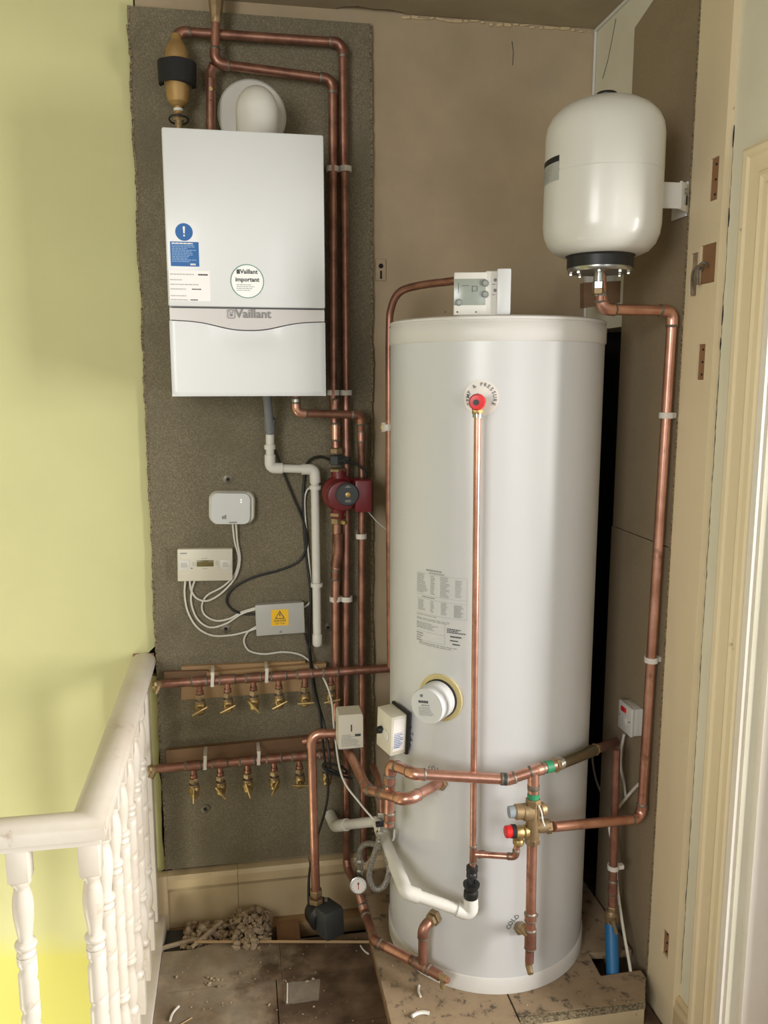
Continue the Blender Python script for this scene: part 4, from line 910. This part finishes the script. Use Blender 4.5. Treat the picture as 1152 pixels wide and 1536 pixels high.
pt_ = P(710, 1281, YD); coupler(t, pt_, UZ, r15, .045, name='tee', M=copperd)
pipe(t, [pt_, P(773, 1285, 1.985), P(776, 1266, 1.985)], r15, R=.012, M=copper, FM=copperd)
coupler(t, P(722, 1281.5, 2.03), UX, r15, .012)
# tundish
td = thing('tundish', 'black plastic tundish under the thin discharge pipe', 'tundish', P(706, 1352, YD))
a = P(708.5, 1298, YD); b = P(706, 1350, YD); axd = (b-a).normalized(); L = (b-a).length
MB().m(black).lathe([(.013, 0), (.0165, .003), (.0165, .016), (.013, .020), (.0155, .024), (.0155, .034)], a, axd, 18).build('upper_socket', td)
mb = MB().m(black)
for s in (-1, 1): mb.box(a+axd*.048+UX*s*.010, (.004, .010, .034), None, .001)
mb.build('side_arm', td)
MB().m(black).lathe([(.012, 0), (.0235, .002), (.0235, .008), (.018, .018), (.016, .022), (.0205, .026), (.0205, .042), (.015, L-.052)], a+axd*.052, axd, 20).build('funnel', td)
# white waste from tundish to wall
wp = thing('waste_pipe', 'white plastic waste pipe rising left from the tundish behind the braided hose', 'pipe', P(600, 1338, 2.13))
rw = .0172
W0 = P(706, 1346, YD); W1 = P(707, 1371, YD); W2 = P(607, 1337, 2.03); W3 = P(572, 1245, 2.36); W4 = P(564, 1232, 2.42); W5 = P(503, 1239, 2.68); W6 = P(495, 1222, 2.75)
W2 = P(609, 1338, 2.075)
MB().m(plas).tube(fillet([W0, W1, W2, W3, W4, W5, W6], .02)[0], rw*.96, 18).build('pipe_length', wp)
pelbow(wp, W0, W1, W1.lerp(W2, .22), .0205); pelbow(wp, W2.lerp(W1, .2), W2, W2.lerp(W3, .42), .0205)
pelbow(wp, W5.lerp(W4, .3), W5, W6, .0205)
sleeve(wp, W3.lerp(W4, .2)-Vector((0, 0, .0)), W3.lerp(W2, .12), .0205)
# ---------------- main hot outlet run
hp = thing('copper_pipe', 'thick copper hot pipe crossing the lower front of the cylinder', 'pipe', P(690, 1165, 2.02), 'thick copper pipes at the cylinder')
r28b = .0145
Hs = [P(583, 1238, 2.15), P(586, 1146, 2.13), P(622, 1161, 2.03), P(762, 1169, 2.0), P(805, 1155, 1.995), P(833, 1147, 2.005)]
path = pipe(hp, Hs, r28b, R=.022, M=copper, FM=copper, k=1.15)
for (px, py, Y) in ((584, 1170, 2.134), (584.5, 1225, 2.146)): coupler(hp, P(px, py, Y), UZ, r28b, .022)
coupler(hp, P(756, 1168.6, 2.0), Hs[3]-Hs[2], r28b, .012, M=greyd)
tee = P(800, 1157, 1.995); MB().m(copper).cyl(tee, P(800, 1190, 1.992), r28b*1.1, 14).build('tee_branch', hp)
mbx = MB().m(solder).cyl(P(800, 1177, 1.992), P(800, 1184, 1.992), r28b*1.16, 14); mbx.build('solder_ring', hp)
# coil pipe with zone valve
zv = P(521, 1112, 2.47)
cpz = thing('copper_pipe', 'thick copper coil pipe bending from the zone valve into the cylinder', 'pipe', P(612, 1200, 2.05), 'thick copper pipes at the cylinder')
boss = PC(662, 1173)
pipe(cpz, [P(520, 1120, 2.46), P(551, 1184, 2.24), P(611, 1201, 2.03), boss], r28b, R=.024, M=copper, FM=copper)
coupler(cpz, P(551, 1184, 2.24).lerp(P(611, 1201, 2.03), .38), P(611, 1201, 2.03)-P(551, 1184, 2.24), r28b, .02)
mb = MB().m(brassd); nb = NC(boss); nut(mb, boss+nb*.006, nb, .022, .016); mb.build('boss_nut', cpz)
z = thing('zone_valve', 'brass zone valve with a cream actuator box left of the cylinder', 'valve', P(520, 1115, 2.47))
mb = MB().m(brass); nut(mb, P(511, 1112, 2.49), UX, .019, .016); mb.lathe([(.014, 0), (.022, .004), (.022, .03), (.014, .034)], P(514, 1110, 2.48), UX, 14); nut(mb, P(533, 1113, 2.455), UX, .019, .014); nut(mb, P(522, 1120, 2.455), P(530, 1138, 2.38)-P(520, 1118, 2.46), .020, .018); mb.build('valve_body', z)
ac = P(524, 1091, 2.445); 
v8 = []
for yy, ww in ((-.034, .0385), (.036, .0385)):
    for sx, zz in ((-1, -.054), (1, -.054), (1, .049), (.93, .056), (-.93, .056), (-1, .049)): v8.append(ac+Vector((sx*ww, yy, zz)))
bm_ = MB().m(plasc).add(v8, [(0, 1, 2, 3, 4, 5), (11, 10, 9, 8, 7, 6)]+[(i, 6+i, 6+(i+1) % 6, (i+1) % 6) for i in range(6)]); bm_.build('actuator_cover', z, smooth=False)
MB().m(greyp).box(ac-UZ*.056, (.07, .06, .006), None, .001).build('actuator_base', z)
fy = ac+NY*.0345; mb = MB().m(ink).box(fy+UZ*.012+UX*.002, (.004, .001, .022)); mb.m(ink).box(fy-UZ*.012+UX*.022, (.018, .0006, .008)); mb.m(inkg); printed_lines(mb, fy-UZ*.008-UX*.028+NY*.0002, UX, UZ, .044, .014, 3, seed=91); printed_lines(mb, fy-UZ*.022-UX*.030+NY*.0002, UX, UZ, .058, .026, 6, seed=92); mb.build('label_print', z, smooth=False)
# pipe from zone valve left and down to the floor pump
t = thing('copper_pipe', 'copper pipe dropping straight from the lower manifold to the floor pump', 'pipe', P(474, 1345, 2.5), 'thick copper pipes at the cylinder')
pipe(t, [P(512, 1100, 2.50), P(467, 1101, 2.505), P(474, 1345, 2.505)], .0145, R=.03, M=copper, FM=copper, rings=False)
t = thing('copper_pipe', 'short copper link joining the lower manifold to the zone valve', 'pipe', P(500, 1128, 2.6), 'thick copper pipes at the cylinder')
pipe(t, [P(455, 1112, 2.69), P(500, 1105, 2.66), P(508, 1106, 2.54)], .014, R=.02, M=copperd)
# secondary copper near the filling valve and verticals behind
t = thing('copper_pipe', 'short copper pipe above the filling valve beside the cylinder', 'pipe', P(573, 1215, 2.25), 'slim copper pipes')
pipe(t, [P(560, 1150, 2.40), P(566, 1165, 2.33), P(573, 1190, 2.26), P(574, 1222, 2.26)], .0105, elbows=False, M=copperd)
fv = thing('filling_valve', 'small brass filling valve with a black lever beside the cylinder', 'valve', P(570, 1232, 2.25))
mb = MB().m(steel); nut(mb, P(572, 1222, 2.26), UZ, .013, .018); mb.cyl(P(570, 1262, 2.255), P(572, 1220, 2.26), .0085, 12); nut(mb, P(570, 1250, 2.255), UZ, .012, .014); mb.build('valve_body', fv)
MB().m(black).box(P(571, 1236, 2.245), (.030, .016, .012), None, .002).build('lever', fv)
hose = [P(570, 1256, 2.255), P(564, 1275, 2.27), P(556, 1298, 2.29), P(554, 1318, 2.30), P(562, 1333, 2.30), P(574, 1331, 2.29), P(582, 1315, 2.29), P(583, 1296, 2.30), P(576, 1277, 2.33), P(563, 1267, 2.37), P(549, 1266, 2.41), P(541, 1274, 2.43), P(540, 1286, 2.44)]
tag(MB().m(braid).tube(spline(hose, 8), .0092, 12).build('braided_hose'), 'silver braided filling hose looped beside the cylinder foot', 'hose')
# gauge
ga = thing('pressure_gauge', 'round white-faced pressure gauge on the low pipe beside the cylinder', 'gauge', P(538, 1330, 2.42))
mb = MB().m(steel).cyl(P(540, 1318, 2.445), P(540, 1284, 2.44), .0095, 12); nut(mb, P(540, 1292, 2.44), UZ, .013, .014); nut(mb, P(540, 1306, 2.442), UZ, .0125, .012); mb.tube([P(533, 1293, 2.44), P(548, 1295, 2.44)], .004, 8); mb.build('isolating_valve', ga)
gn = Vector((-.12, -.95, .28)).normalized(); gc = P(537.5, 1328, 2.415)
MB().m(black).lathe([(.024, -.022), (.027, -.016), (.027, 0)], gc, gn, 24).build('gauge_housing', ga)
mb = MB().m(steel).lathe([(.027, 0), (.0275, .005), (.025, .006), (.0245, .001)], gc, gn, 28); mb.build('bezel', ga)
fc_ = MB().m(paper).lathe([(.0243, .0), (.0243, .002)], gc, gn, 28).build('gauge_face', ga)
gu = UZ.cross(gn).normalized(); gv = gn.cross(gu); mb = MB().m(ink)
for k in range(13):
    a = math.radians(-50+k*23.3); d = gu*math.cos(a)+gv*math.sin(a); mb.tube([gc+gn*.0024+d*.018, gc+gn*.0024+d*.021], .0006, 4)
mb.box(gc+gn*.003+gv*.006, (.005, .001, .007)); mb.m(red).tube([gc+gn*.0035-gv*.012, gc+gn*.0035+gv*.004], .0012, 4); mb.build('needle', fc_)
# low return pipe
lp = thing('copper_pipe', 'grey-brown low pipe from the gauge round the cylinder foot to a drain cock', 'pipe', P(632, 1448, 2.15), 'thick copper pipes at the cylinder')
zl = -1.695
L0 = P(534, 1340, 2.45); L1 = P(547, 1368, 2.40); L2 = PZ(563, 1412, zl); L3 = PZ(634, 1449, zl); L4 = PZ(660, 1464, zl)
pipe(lp, [P(532, 1318, 2.47), L1, L2, L3, L4], .0145, R=.02, M=copperd, FM=copperd)
MB().m(copper).tube([L2.lerp(L3, .25), L2.lerp(L3, .75)], .0152, 14).build('bright_length', lp)
coupler(lp, L3, L4-L2, .0145, .05, name='tee')
bs2 = PC(653, 1374); nb = NC(bs2)
pipe(lp, [L3, Vector((L3.x, L3.y, P(633, 1392, L3.y).z)), bs2], .0135, R=.024, M=copperd, FM=copperd)
mb = MB().m(brassd); nut(mb, bs2+nb*.008, nb, .023, .018); nut(mb, bs2+nb*.026, nb, .018, .012); mb.build('boss_nut', lp)
d = (L4-L3).normalized(); mb = MB().m(brassd).tube([L4-d*.004, L4+d*.024], .011, 12); mb.m(copper).tube([L4+d*.002, L4+d*.03], .009, 10); mb.m(brassd).tube([L4+d*.010, L4+d*.010-UZ*.032], .008, 10); mb.build('drain_cock', lp)

# ---------------- valve block on the right
YB = 1.985
greycap = mat('blue_grey_cap', (.27, .31, .34), .5)
vb = thing('valve_block', 'brass multi-valve block with grey and red caps right of the discharge pipe', 'valve', P(800, 1230, YB))
mb = MB().m(ptfe).cyl(P(800, 1190, YB+.005), P(800, 1199, YB+.004), .0165, 14); mb.build('thread_tape', vb)
mb = MB().m(brassd); nut(mb, P(800, 1203, YB), UZ, .021, .020); mb.cyl(P(800, 1208, YB), P(798, 1258, YB), .0185, 14)
mb.lathe([(.019, 0), (.024, .004), (.024, .028), (.019, .032)], P(800, 1217, YB), UX*-1, 14); mb.lathe([(.021, 0), (.021, .022), (.016, .026)], P(785, 1217, YB), UX*-1, 12)
mb.lathe([(.016, 0), (.019, .003), (.019, .016), (.012, .024)], P(808, 1215, YB), Vector((.9, .3, 0)), 12)
mb.lathe([(.015, 0), (.015, .03)], P(798, 1247, YB), -UX, 12)
mb.lathe([(.016, 0), (.018, .01), (.018, .038)], P(803, 1240, YB), UX, 12); nut(mb, P(823, 1240, YB), UX, .019, .014)
nut(mb, P(798, 1261, YB), UZ, .021, .018); mb.build('brass_body', vb)
mb = MB().m(greycap).lathe([(.0175, 0), (.0165, .02), (.016, .026), (.010, .027)], P(777, 1217, YB), -UX, 14); mb.build('grey_cap', vb)
MB().m(black).cyl(P(764.2, 1217, YB), P(763.2, 1217, YB), .006, 10).build('cap_hole', vb)
mb = MB().m(brass).lathe([(.0175, 0), (.0195, .01), (.016, .014), (.0185, .018), (.0175, .036)], P(792, 1247, YB), -UX, 12); mb.lathe([(.014, 0), (.0155, .008), (.013, .016), (.0155, .020), (.0155, .030), (.010, .036)], P(778, 1250, YB), -UZ, 10); mb.build('relief_body', vb)
MB().m(rubber).cyl(P(773, 1247, YB), P(767, 1247, YB), .0185, 16).build('cap_seal', vb)
MB().m(red).lathe([(.0175, 0), (.017, .016), (.014, .019)], P(767.5, 1247, YB), -UX, 10).build('red_cap', vb)
mb = MB().m(paper).tube(spline([P(808, 1208, YB-.02), P(812, 1218, YB-.022), P(814, 1230, YB-.024), P(817, 1239, YB-.022)], 5), .0022, 6); mb.build('tag_strap', vb)
# cold feed down
cf = thing('copper_pipe', 'thick copper cold feed below the valve block with a drain nozzle', 'pipe', P(794, 1440, YB), 'thick copper pipes at the cylinder')
a = P(798, 1262, YB); b = P(795, 1420, YB)
MB().m(copper).tube([a, a.lerp(b, .5), b], .0142, 16).build('pipe_length', cf)
coupler(cf, P(795.5, 1408, YB), b-a, .0142, .055, M=copperd, name='tee'); coupler(cf, P(795.7, 1375, YB), b-a, .0142, .02, M=copper)
bs3 = PC(779, 1390); nb = NC(bs3); MB().m(brassd).tube([bs3, P(788, 1394, YB+.01), P(794, 1400, YB)], .0155, 14).build('side_branch', cf)
mb = MB().m(brassd); nut(mb, bs3+nb*.008, nb, .019, .016); mb.build('boss_nut', cf)
MB().m(copperd).tube([P(794.5, 1425, YB), P(794, 1443, YB)], .0125, 14).build('reducer', cf)
MB().m(brassd).tube([P(793.5, 1438, YB), P(793, 1448, YB), P(796, 1461, YB-.02)], [.011, .010, .0085], 12).build('drain_nozzle', cf)
# steel flexible coupler to the right wall
fx = thing('flexible_connector', 'dull metal flexible connector running from the hot tee into the right wall', 'connector', P(868, 1132, 2.1))
F0 = P(832, 1148, 2.005); F1 = P(893, 1124, 2.16)
MB().m(ptfe).tube([P(818, 1151, 2.0), P(828, 1149, 2.004)], .0165, 14).build('thread_tape', fx)
mb = MB().m(brassd); dF = (F1-F0).normalized(); nut(mb, F0+dF*.004, dF, .020, .016); mb.cyl(F0, F0+dF*.04, .014, 14); mb.m(steel).lathe([(.016, 0), (.018, .006), (.014, .012), (.018, .018), (.015, .024)], F0+dF*.014, dF, 14); mb.build('union', fx); mb = MB().m(brassd).cyl(F1-dF*.025, F1+dF*.006, .015, 14); nut(mb, F1, dF, .018, .012); nut(mb, F1-dF*.018, dF, .0165, .01); mb.build('union', fx)
MB().m(mat('olive_steel', (.22, .19, .12), .38, metal=.85)).tube([F0+dF*.036, F1-dF*.022], .0175, 16).build('flexible_body', fx)
t = thing('copper_pipe', 'copper stub running from the flexible connector into the right wall board', 'pipe', P(908, 1118, 2.25), 'thick copper pipes at the cylinder')
e = PX(926, 1112, 1.19); MB().m(copperd).tube([F1+dF*.004, F1.lerp(e, .5), e], .0142, 14).build('pipe_length', t)
# right riser to the vessel
rp = thing('copper_pipe', 'long copper pipe on the right wall joining the expansion vessel to the valve block', 'pipe', PX(963, 1222, 1.165), 'thick copper pipes at the cylinder')
Q = [P(830, 1240, YB), PX(962, 1228, 1.158), PX(1009, 466, 1.158), P(902, 464, 2.08), P(901, 412, 2.08)]
pipe(rp, Q, .0142, R=.026, M=copper, FM=copper)
coupler(rp, P(901.3, 448, 2.08), UZ, .0142, .015)
for px, py, lab in ((1000, 623, 'upper white clip on the long right-hand pipe'), (978, 990, 'lower white clip on the long right-hand pipe')):
    p1, p2 = Q[1], Q[2]; zt2 = PX(px, py, 1.158).z; f_ = (zt2-p1.z)/(p2.z-p1.z); p = p1.lerp(p2, f_)
    clip(p, p2-p1, .0152, (1, .12, 0), 1.186-1.158, lab, w=.016)
# expansion vessel
VX, VY = .933, 2.08; vz = lambda py: P(905, py, VY).z
ve = thing('expansion_vessel', 'round white expansion vessel hung high on the right wall', 'vessel', (VX, VY, vz(400)))
c = Vector((VX, VY, 0)); zt0, zb2, zm = vz(147), vz(385), vz(265); R_ = .148
pr = [(.001, zt0), (.03, zt0-.001), (.06, zt0-.006), (.09, zt0-.016), (.115, zt0-.030), (.133, zt0-.048), (.144, zt0-.070), (.1475, zt0-.095), (R_, zm+.002), (R_-.0012, zm+.0005), (R_-.0012, zm-.0005), (R_, zm-.002), (R_, zb2+.075), (.145, zb2+.050), (.136, zb2+.028), (.122, zb2+.012), (.10, zb2+.002), (.08, zb2)]
MB().m(vessm).lathe(pr[::-1], c, UZ, 64).build('vessel_body', ve, ang=.5)
MB().m(black).lathe([(.028, zt0-.004), (.030, zt0+.006), (.024, zt0+.012), (.001, zt0+.013)], c, UZ, 20).build('top_cap', ve)
MB().m(black).lathe([(.084, zb2-.030), (.084, zb2-.004), (.091, zb2+.004)], c, UZ, 48).build('lower_collar', ve)
fl_ = MB().m(steel).lathe([(.079, zb2-.040), (.082, zb2-.036), (.082, zb2-.029)], c, UZ, 48).build('flange', ve)
for k in range(8):
    a = math.radians(20+45*k); p = c+Vector((.072*math.cos(a), .072*math.sin(a), zb2-.040)); mb = MB().m(steel); nut(mb, p-UZ*.003, UZ, .0058, .008); mb.build('bolt', fl_)
mb = MB().m(steel).cyl(c+UZ*(zb2-.1), c+UZ*(zb2-.04), .012, 14); nut(mb, c+UZ*(zb2-.072), UZ, .018, .02); mb.cyl(c+UZ*(zb2-.04), c+UZ*(zb2-.07), .015, 14); mb.m(brassd); nut(mb, c+UZ*(zb2-.088), UZ, .019, .016); mb.build('tail_union', ve)
la = math.radians(0)
def vwrap(px, py):
    d_ = ray(px, py); R = R_+.0006; a = d_.x**2+d_.y**2; b = -2*(d_.x*VX+d_.y*VY); cc_ = VX**2+VY**2-R*R; tt_ = (-b-math.sqrt(max(0, b*b-4*a*cc_)))/(2*a); p0 = d_*tt_; th_ = math.atan2(p0.x-VX, VY-p0.y)
    return lambda u, v: Vector((VX+R*math.sin(th_+u/R), VY-R*math.cos(th_+u/R), p0.z+v))
vf = vwrap(839, 232)
def vgrid(mb, x0_, x1_, z0_, z1_, k=8):
    for i in range(k):
        a = x0_+(x1_-x0_)*i/k; b = x0_+(x1_-x0_)*(i+1)/k; mb.add([vf(a, z0_), vf(b, z0_), vf(b, z1_), vf(a, z1_)], [(0, 1, 2, 3)])
mb = MB().m(black); vgrid(mb, -.11, 0, -.014, 0); mb.m(boxg); vgrid(mb, -.11, 0, -.058, -.014); lb = mb.build('side_label', ve, smooth=False)
vf0 = vf; vf2 = lambda u, v: Vector(vf0(u, v))+(Vector(vf0(u, v))-Vector((VX, VY, vf0(u, v).z))).normalized()*.0005
mb = MB().m(inkg); printed_lines(mb, None, None, None, .10, .034, 7, lh=.4, seed=101, wrap=lambda a, b: vf2(-.105+a, -.018+b)); mb.build('label_print', lb, smooth=False)
# bracket to the wall
p0 = PX(1015, 305, 1.184); brk = thing('vessel_bracket', 'white metal bracket holding the vessel to the right wall', 'bracket', p0)
bz = .5*(PX(1020, 282, 1.184).z+PX(1020, 326, 1.184).z)
MB().m(vessm).bx(VX+.12, 1.140, 2.058, 2.064, bz-.034, bz+.030, .001).build('bracket_arm', brk)
MB().m(vessm).box((1.160, 2.083, bz), (.062, .006, .070), Matrix.Rotation(math.radians(42), 3, 'Z'), .001).build('bracket_arm', brk)
MB().m(vessm).box((1.1815, 2.142, bz+.002), (.006, .075, .088), None, .002).build('wall_plate', brk)
p = Vector((1.163, 2.081, bz)); nn = Matrix.Rotation(math.radians(42), 3, 'Z')@NY
mb = MB().m(steel).lathe([(.009, 0), (.009, .003), (.005, .005)], p+nn*.002+UZ*.014, nn, 12); mb.m(dark).lathe([(.0055, 0), (.0055, .0008)], p+nn*.0032-UZ*.016, nn, 10); mb.box(p+nn*.0036-UZ*.005, (.004, .001, .018)); mb.build('bracket_screw', brk)
# timber block behind vessel pipe
plank('timber_block', [(876, 462), (876, 424), (936, 421), (936, 452)], 2.52, 2.55, redwood, 'dark red timber block on the wall below the expansion vessel', 'timber block')
plank('white_plate', [(879, 432), (879, 405), (938, 402), (938, 421)], 2.55, 2.565, plas, 'pale plastic plate on the wall just under the expansion vessel', 'plate')

# ---------------- fused switch box on the right wall
sb = PX(944, 1085, 1.16); sw = thing('fused_switch', 'white switched fused box with a red rocker on the right wall', 'switch', sb)
ctr = Vector((1.1645, sb.y+.006, PX(944, 1084, 1.145).z))
MB().m(plas).box(ctr+Vector((.006, 0, 0)), (.030, .084, .086), None, .003).build('back_box', sw)
MB().m(plas).box(ctr-Vector((.013, 0, 0)), (.010, .088, .090), None, .003).build('face_plate', sw)
MB().m(red).box(ctr+Vector((-.0195, .006, .026)), (.005, .030, .014), None, .001).build('rocker', sw)
mb = MB().m(greyp)
for s in (-1, 1): mb.cyl(ctr+Vector((-.018, s*.032, 0)), ctr+Vector((-.0195, s*.032, 0)), .003, 8)
mb.build('screw', sw)
MB().m(plas).box(ctr+Vector((-.0185, .0, -.008)), (.002, .026, .020), None, .0008).build('fuse_carrier', sw)
Cw = lambda L: [PX(x, y, X) for x, y, X in L]
cable('white_cable', Cw([(936, 1102, 1.155), (932, 1125, 1.16), (931, 1150, 1.165), (936, 1175, 1.165), (939, 1200, 1.163)]), .0042, 'white cable hanging straight down from the switched box')
cable('white_cable', Cw([(958, 1176, 1.177), (945, 1190, 1.165), (930, 1208, 1.15), (919, 1224, 1.14), (914, 1240, 1.135), (918, 1262, 1.135), (924, 1290, 1.135), (925, 1320, 1.13), (929, 1355, 1.13), (936, 1400, 1.13), (944, 1445, 1.13), (951, 1490, 1.125), (957, 1524, 1.115)]), .0048, 'long cream cable trailing down the right corner to the platform', M=plasc)
cable('white_cable', [P(888, 1120, 2.62), P(890, 1150, 2.60), P(897, 1178, 2.55), P(908, 1197, 2.5), P(921, 1206, 2.44)], .004, 'white cable curving out from behind the right side of the cylinder')
# supply pipe with stopcock and blue pipe
rx = 1.095
t = thing('copper_pipe', 'dark copper supply pipe in the right corner above the stopcock', 'pipe', PX(920, 1360, rx), 'slim copper pipes')
sx_, sy2 = PX(921, 1300, rx).x, PX(921, 1300, rx).y
up = Vector((rx, sy2+.02, PX(931, 1130, rx).z))
a = Vector((rx, sy2+.01, PX(922, 1240, rx).z)); b = Vector((rx, sy2, PX(919, 1362, rx).z))
MB().m(copperd).tube([up, a, b], .0125, 14).build('pipe_length', t); coupler(t, a.lerp(b, .75), UZ, .0125, .04)
clip(a.lerp(b, .5), UZ, .0135, (1, 0, 0), .032, 'white clip on the dark supply pipe in the right corner', w=.014)
sc = thing('stopcock', 'brass stopcock with a T handle above the blue plastic pipe', 'valve', b)
mb = MB().m(brassd); nut(mb, b-UZ*.002, UZ, .018, .016); mb.lathe([(.014, 0), (.021, .010), (.021, .032), (.014, .042)], b-UZ*.008, -UZ, 12); nut(mb, b-UZ*.052, UZ, .018, .014); mb.lathe([(.014, 0), (.012, .02), (.007, .026), (.006, .04)], b-UZ*.028, Vector((-.25, -.9, -.2)), 10); mb.build('valve_body', sc)
hb = b-UZ*.036+Vector((-.010, -.040, 0)); MB().m(brassd).tube([hb+Vector((-.006, 0, .022)), hb, hb+Vector((.006, -.004, -.022))], .005, 8).build('t_handle', sc)
b2 = b-UZ*.056; e2 = PZ(919, 1452, -1.767); e2 = e2+(e2-b2).normalized()*.09; 
blp = tag(MB().m(bluep).tube([b2, b2.lerp(e2, .5), e2], .0195, 16).build('blue_pipe'), 'blue plastic water pipe rising through the hole in the platform', 'pipe')
# ---------------- floor pump / actuator
fp = thing('floor_pump', 'dark grey boxed pump sunk in the open floor slot', 'pump', P(490, 1390, 2.5))
cb_ = P(494, 1380, 2.47); Rp = Matrix.Rotation(math.radians(28), 3, 'Z')@Matrix.Rotation(math.radians(-6), 3, 'X')
MB().m(greyd).box(cb_, (.075, .075, .098), Rp, .012, 2).build('motor_box', fp)
MB().m(black).lathe([(.045, 0), (.048, .01), (.048, .05), (.035, .06)], cb_+Vector((-.035, .065, .0)), Vector((.3, -.95, 0)), 20).build('pump_body', fp)
MB().m(black).box(P(488, 1360, 2.5), (.06, .05, .03), Rp, .006).build('terminal_cover', fp)
mb = MB().m(brassd); nut(mb, P(474, 1338, 2.505), UZ, .022, .018); nut(mb, P(474, 1350, 2.505), UZ, .025, .016); mb.m(steel).box(P(489, 1349, 2.475), (.010, .006, .012)); mb.build('union', fp)
# skirting stub pipe joint near floor
t = thing('copper_pipe', 'grey capped elbow where the middle riser meets the skirting', 'pipe', P(522, 1300, 2.7), 'slim copper pipes')
MB().m(copperd).tube(spline([P(520, 1290, 2.715), P(522, 1303, 2.70), P(529, 1318, 2.66), P(533, 1332, 2.60)], 5), .0145, 14).build('pipe_length', t)

# ---------------- hooks on the jamb
for i, (px, py) in enumerate(((1047, 402), (1055, 396))):
    p = PX(px, py, 1.168); q = PX(px-8, py+8, 1.165); w_ = PX(px-9+i*1, py+40-i*9, 1.165)
    tag(MB().m(solder).tube(spline([p+Vector((.012, 0, -.004)), p+UZ*.004, q, w_], 6), .0038, 8).build('wire_hook'), ['left bent steel hook hanging from the jamb mortise', 'right bent steel hook hanging from the jamb mortise'][i], 'hook', 'steel hooks on the jamb')

# ---------------- debris
def offcut(c, ang, L, r, curv, lab, M=plas):
    c = Vector(c); d = Vector((math.cos(ang), math.sin(ang), 0)); n = Vector((-d.y, d.x, 0)); pts = [c+d*L*(k/4-.5)+n*curv*(1-(k/2-1)**2)+UZ*r for k in range(5)]
    tag(MB().m(M).tube(spline(pts, 3), r, 6).build('plastic_offcut'), lab, 'offcut', 'white plastic offcuts')
offcut(PZ(630, 1488, -1.767), 1.45, .045, .0035, .004, 'small curved white offcut left of the cylinder foot')
offcut(PZ(631, 1525, -1.767), .05, .050, .0055, .008, 'larger arched white offcut at the front of the platform')
offcut(PZ(547, 1426, -1.86), 2.0, .050, .003, .003, 'thin white offcut on the dark board left of the low pipe')
offcut(PZ(262, 1522, -1.86), 1.2, .06, .0035, .006, 'curved white offcut at the bottom left by the banister')
offcut(PZ(277, 1534, -1.86), .6, .05, .002, .0, 'thin pale splinter at the bottom left by the banister', rawwoodh)
c = PZ(455, 1489, -1.858); 
bag = MB().m(bagm); n = 8; vs = []
for j in range(n+1):
    for i in range(n+1):
        x = (i/n-.5)*.10; y = (j/n-.5)*.09; vs.append(c+Vector((x+.006*y/.04, y, .004+.004*noise.noise(Vector((x*40, y*40, 1))))))
bag.add(vs, [(j*(n+1)+i, j*(n+1)+i+1, (j+1)*(n+1)+i+1, (j+1)*(n+1)+i) for j in range(n) for i in range(n)])
bag.m(plas).tube([c+Vector((-.052, -.04, .006)), c+Vector((-.046, .04, .007))], .002, 6)
tag(bag.build('plastic_bag'), 'small clear plastic bag lying flat on the dark floorboard', 'bag')
mb = MB().m(rub)
for i in range(110):
    x, y = rr.uniform(-.27, .35), rr.uniform(1.95, 2.52); s = rr.uniform(.0008, .0032) if rr.random() < .96 else .006
    chunk(mb, (x, y, -1.858), s)
for k in range(14): chunk(mb, PZ(rr.gauss(318, 8), rr.gauss(1472, 5), -1.857), rr.uniform(.003, .007))
tag(mb.build('plaster_crumbs', smooth=False), 'plaster crumbs scattered over the stained floorboards', 'crumbs', None, 'stuff')
mb = MB().m(rub)
for k in range(45):
    x, y = rr.uniform(.40, 1.08), rr.uniform(1.88, 2.25)
    if (x-TX)**2+(y-TY)**2 > .34**2: chunk(mb, (x, y, -1.7655), rr.uniform(.0012, .0045))
tag(mb.build('plaster_crumbs', smooth=False), 'small plaster crumbs on the chipboard platform before the cylinder', 'crumbs', None, 'stuff')
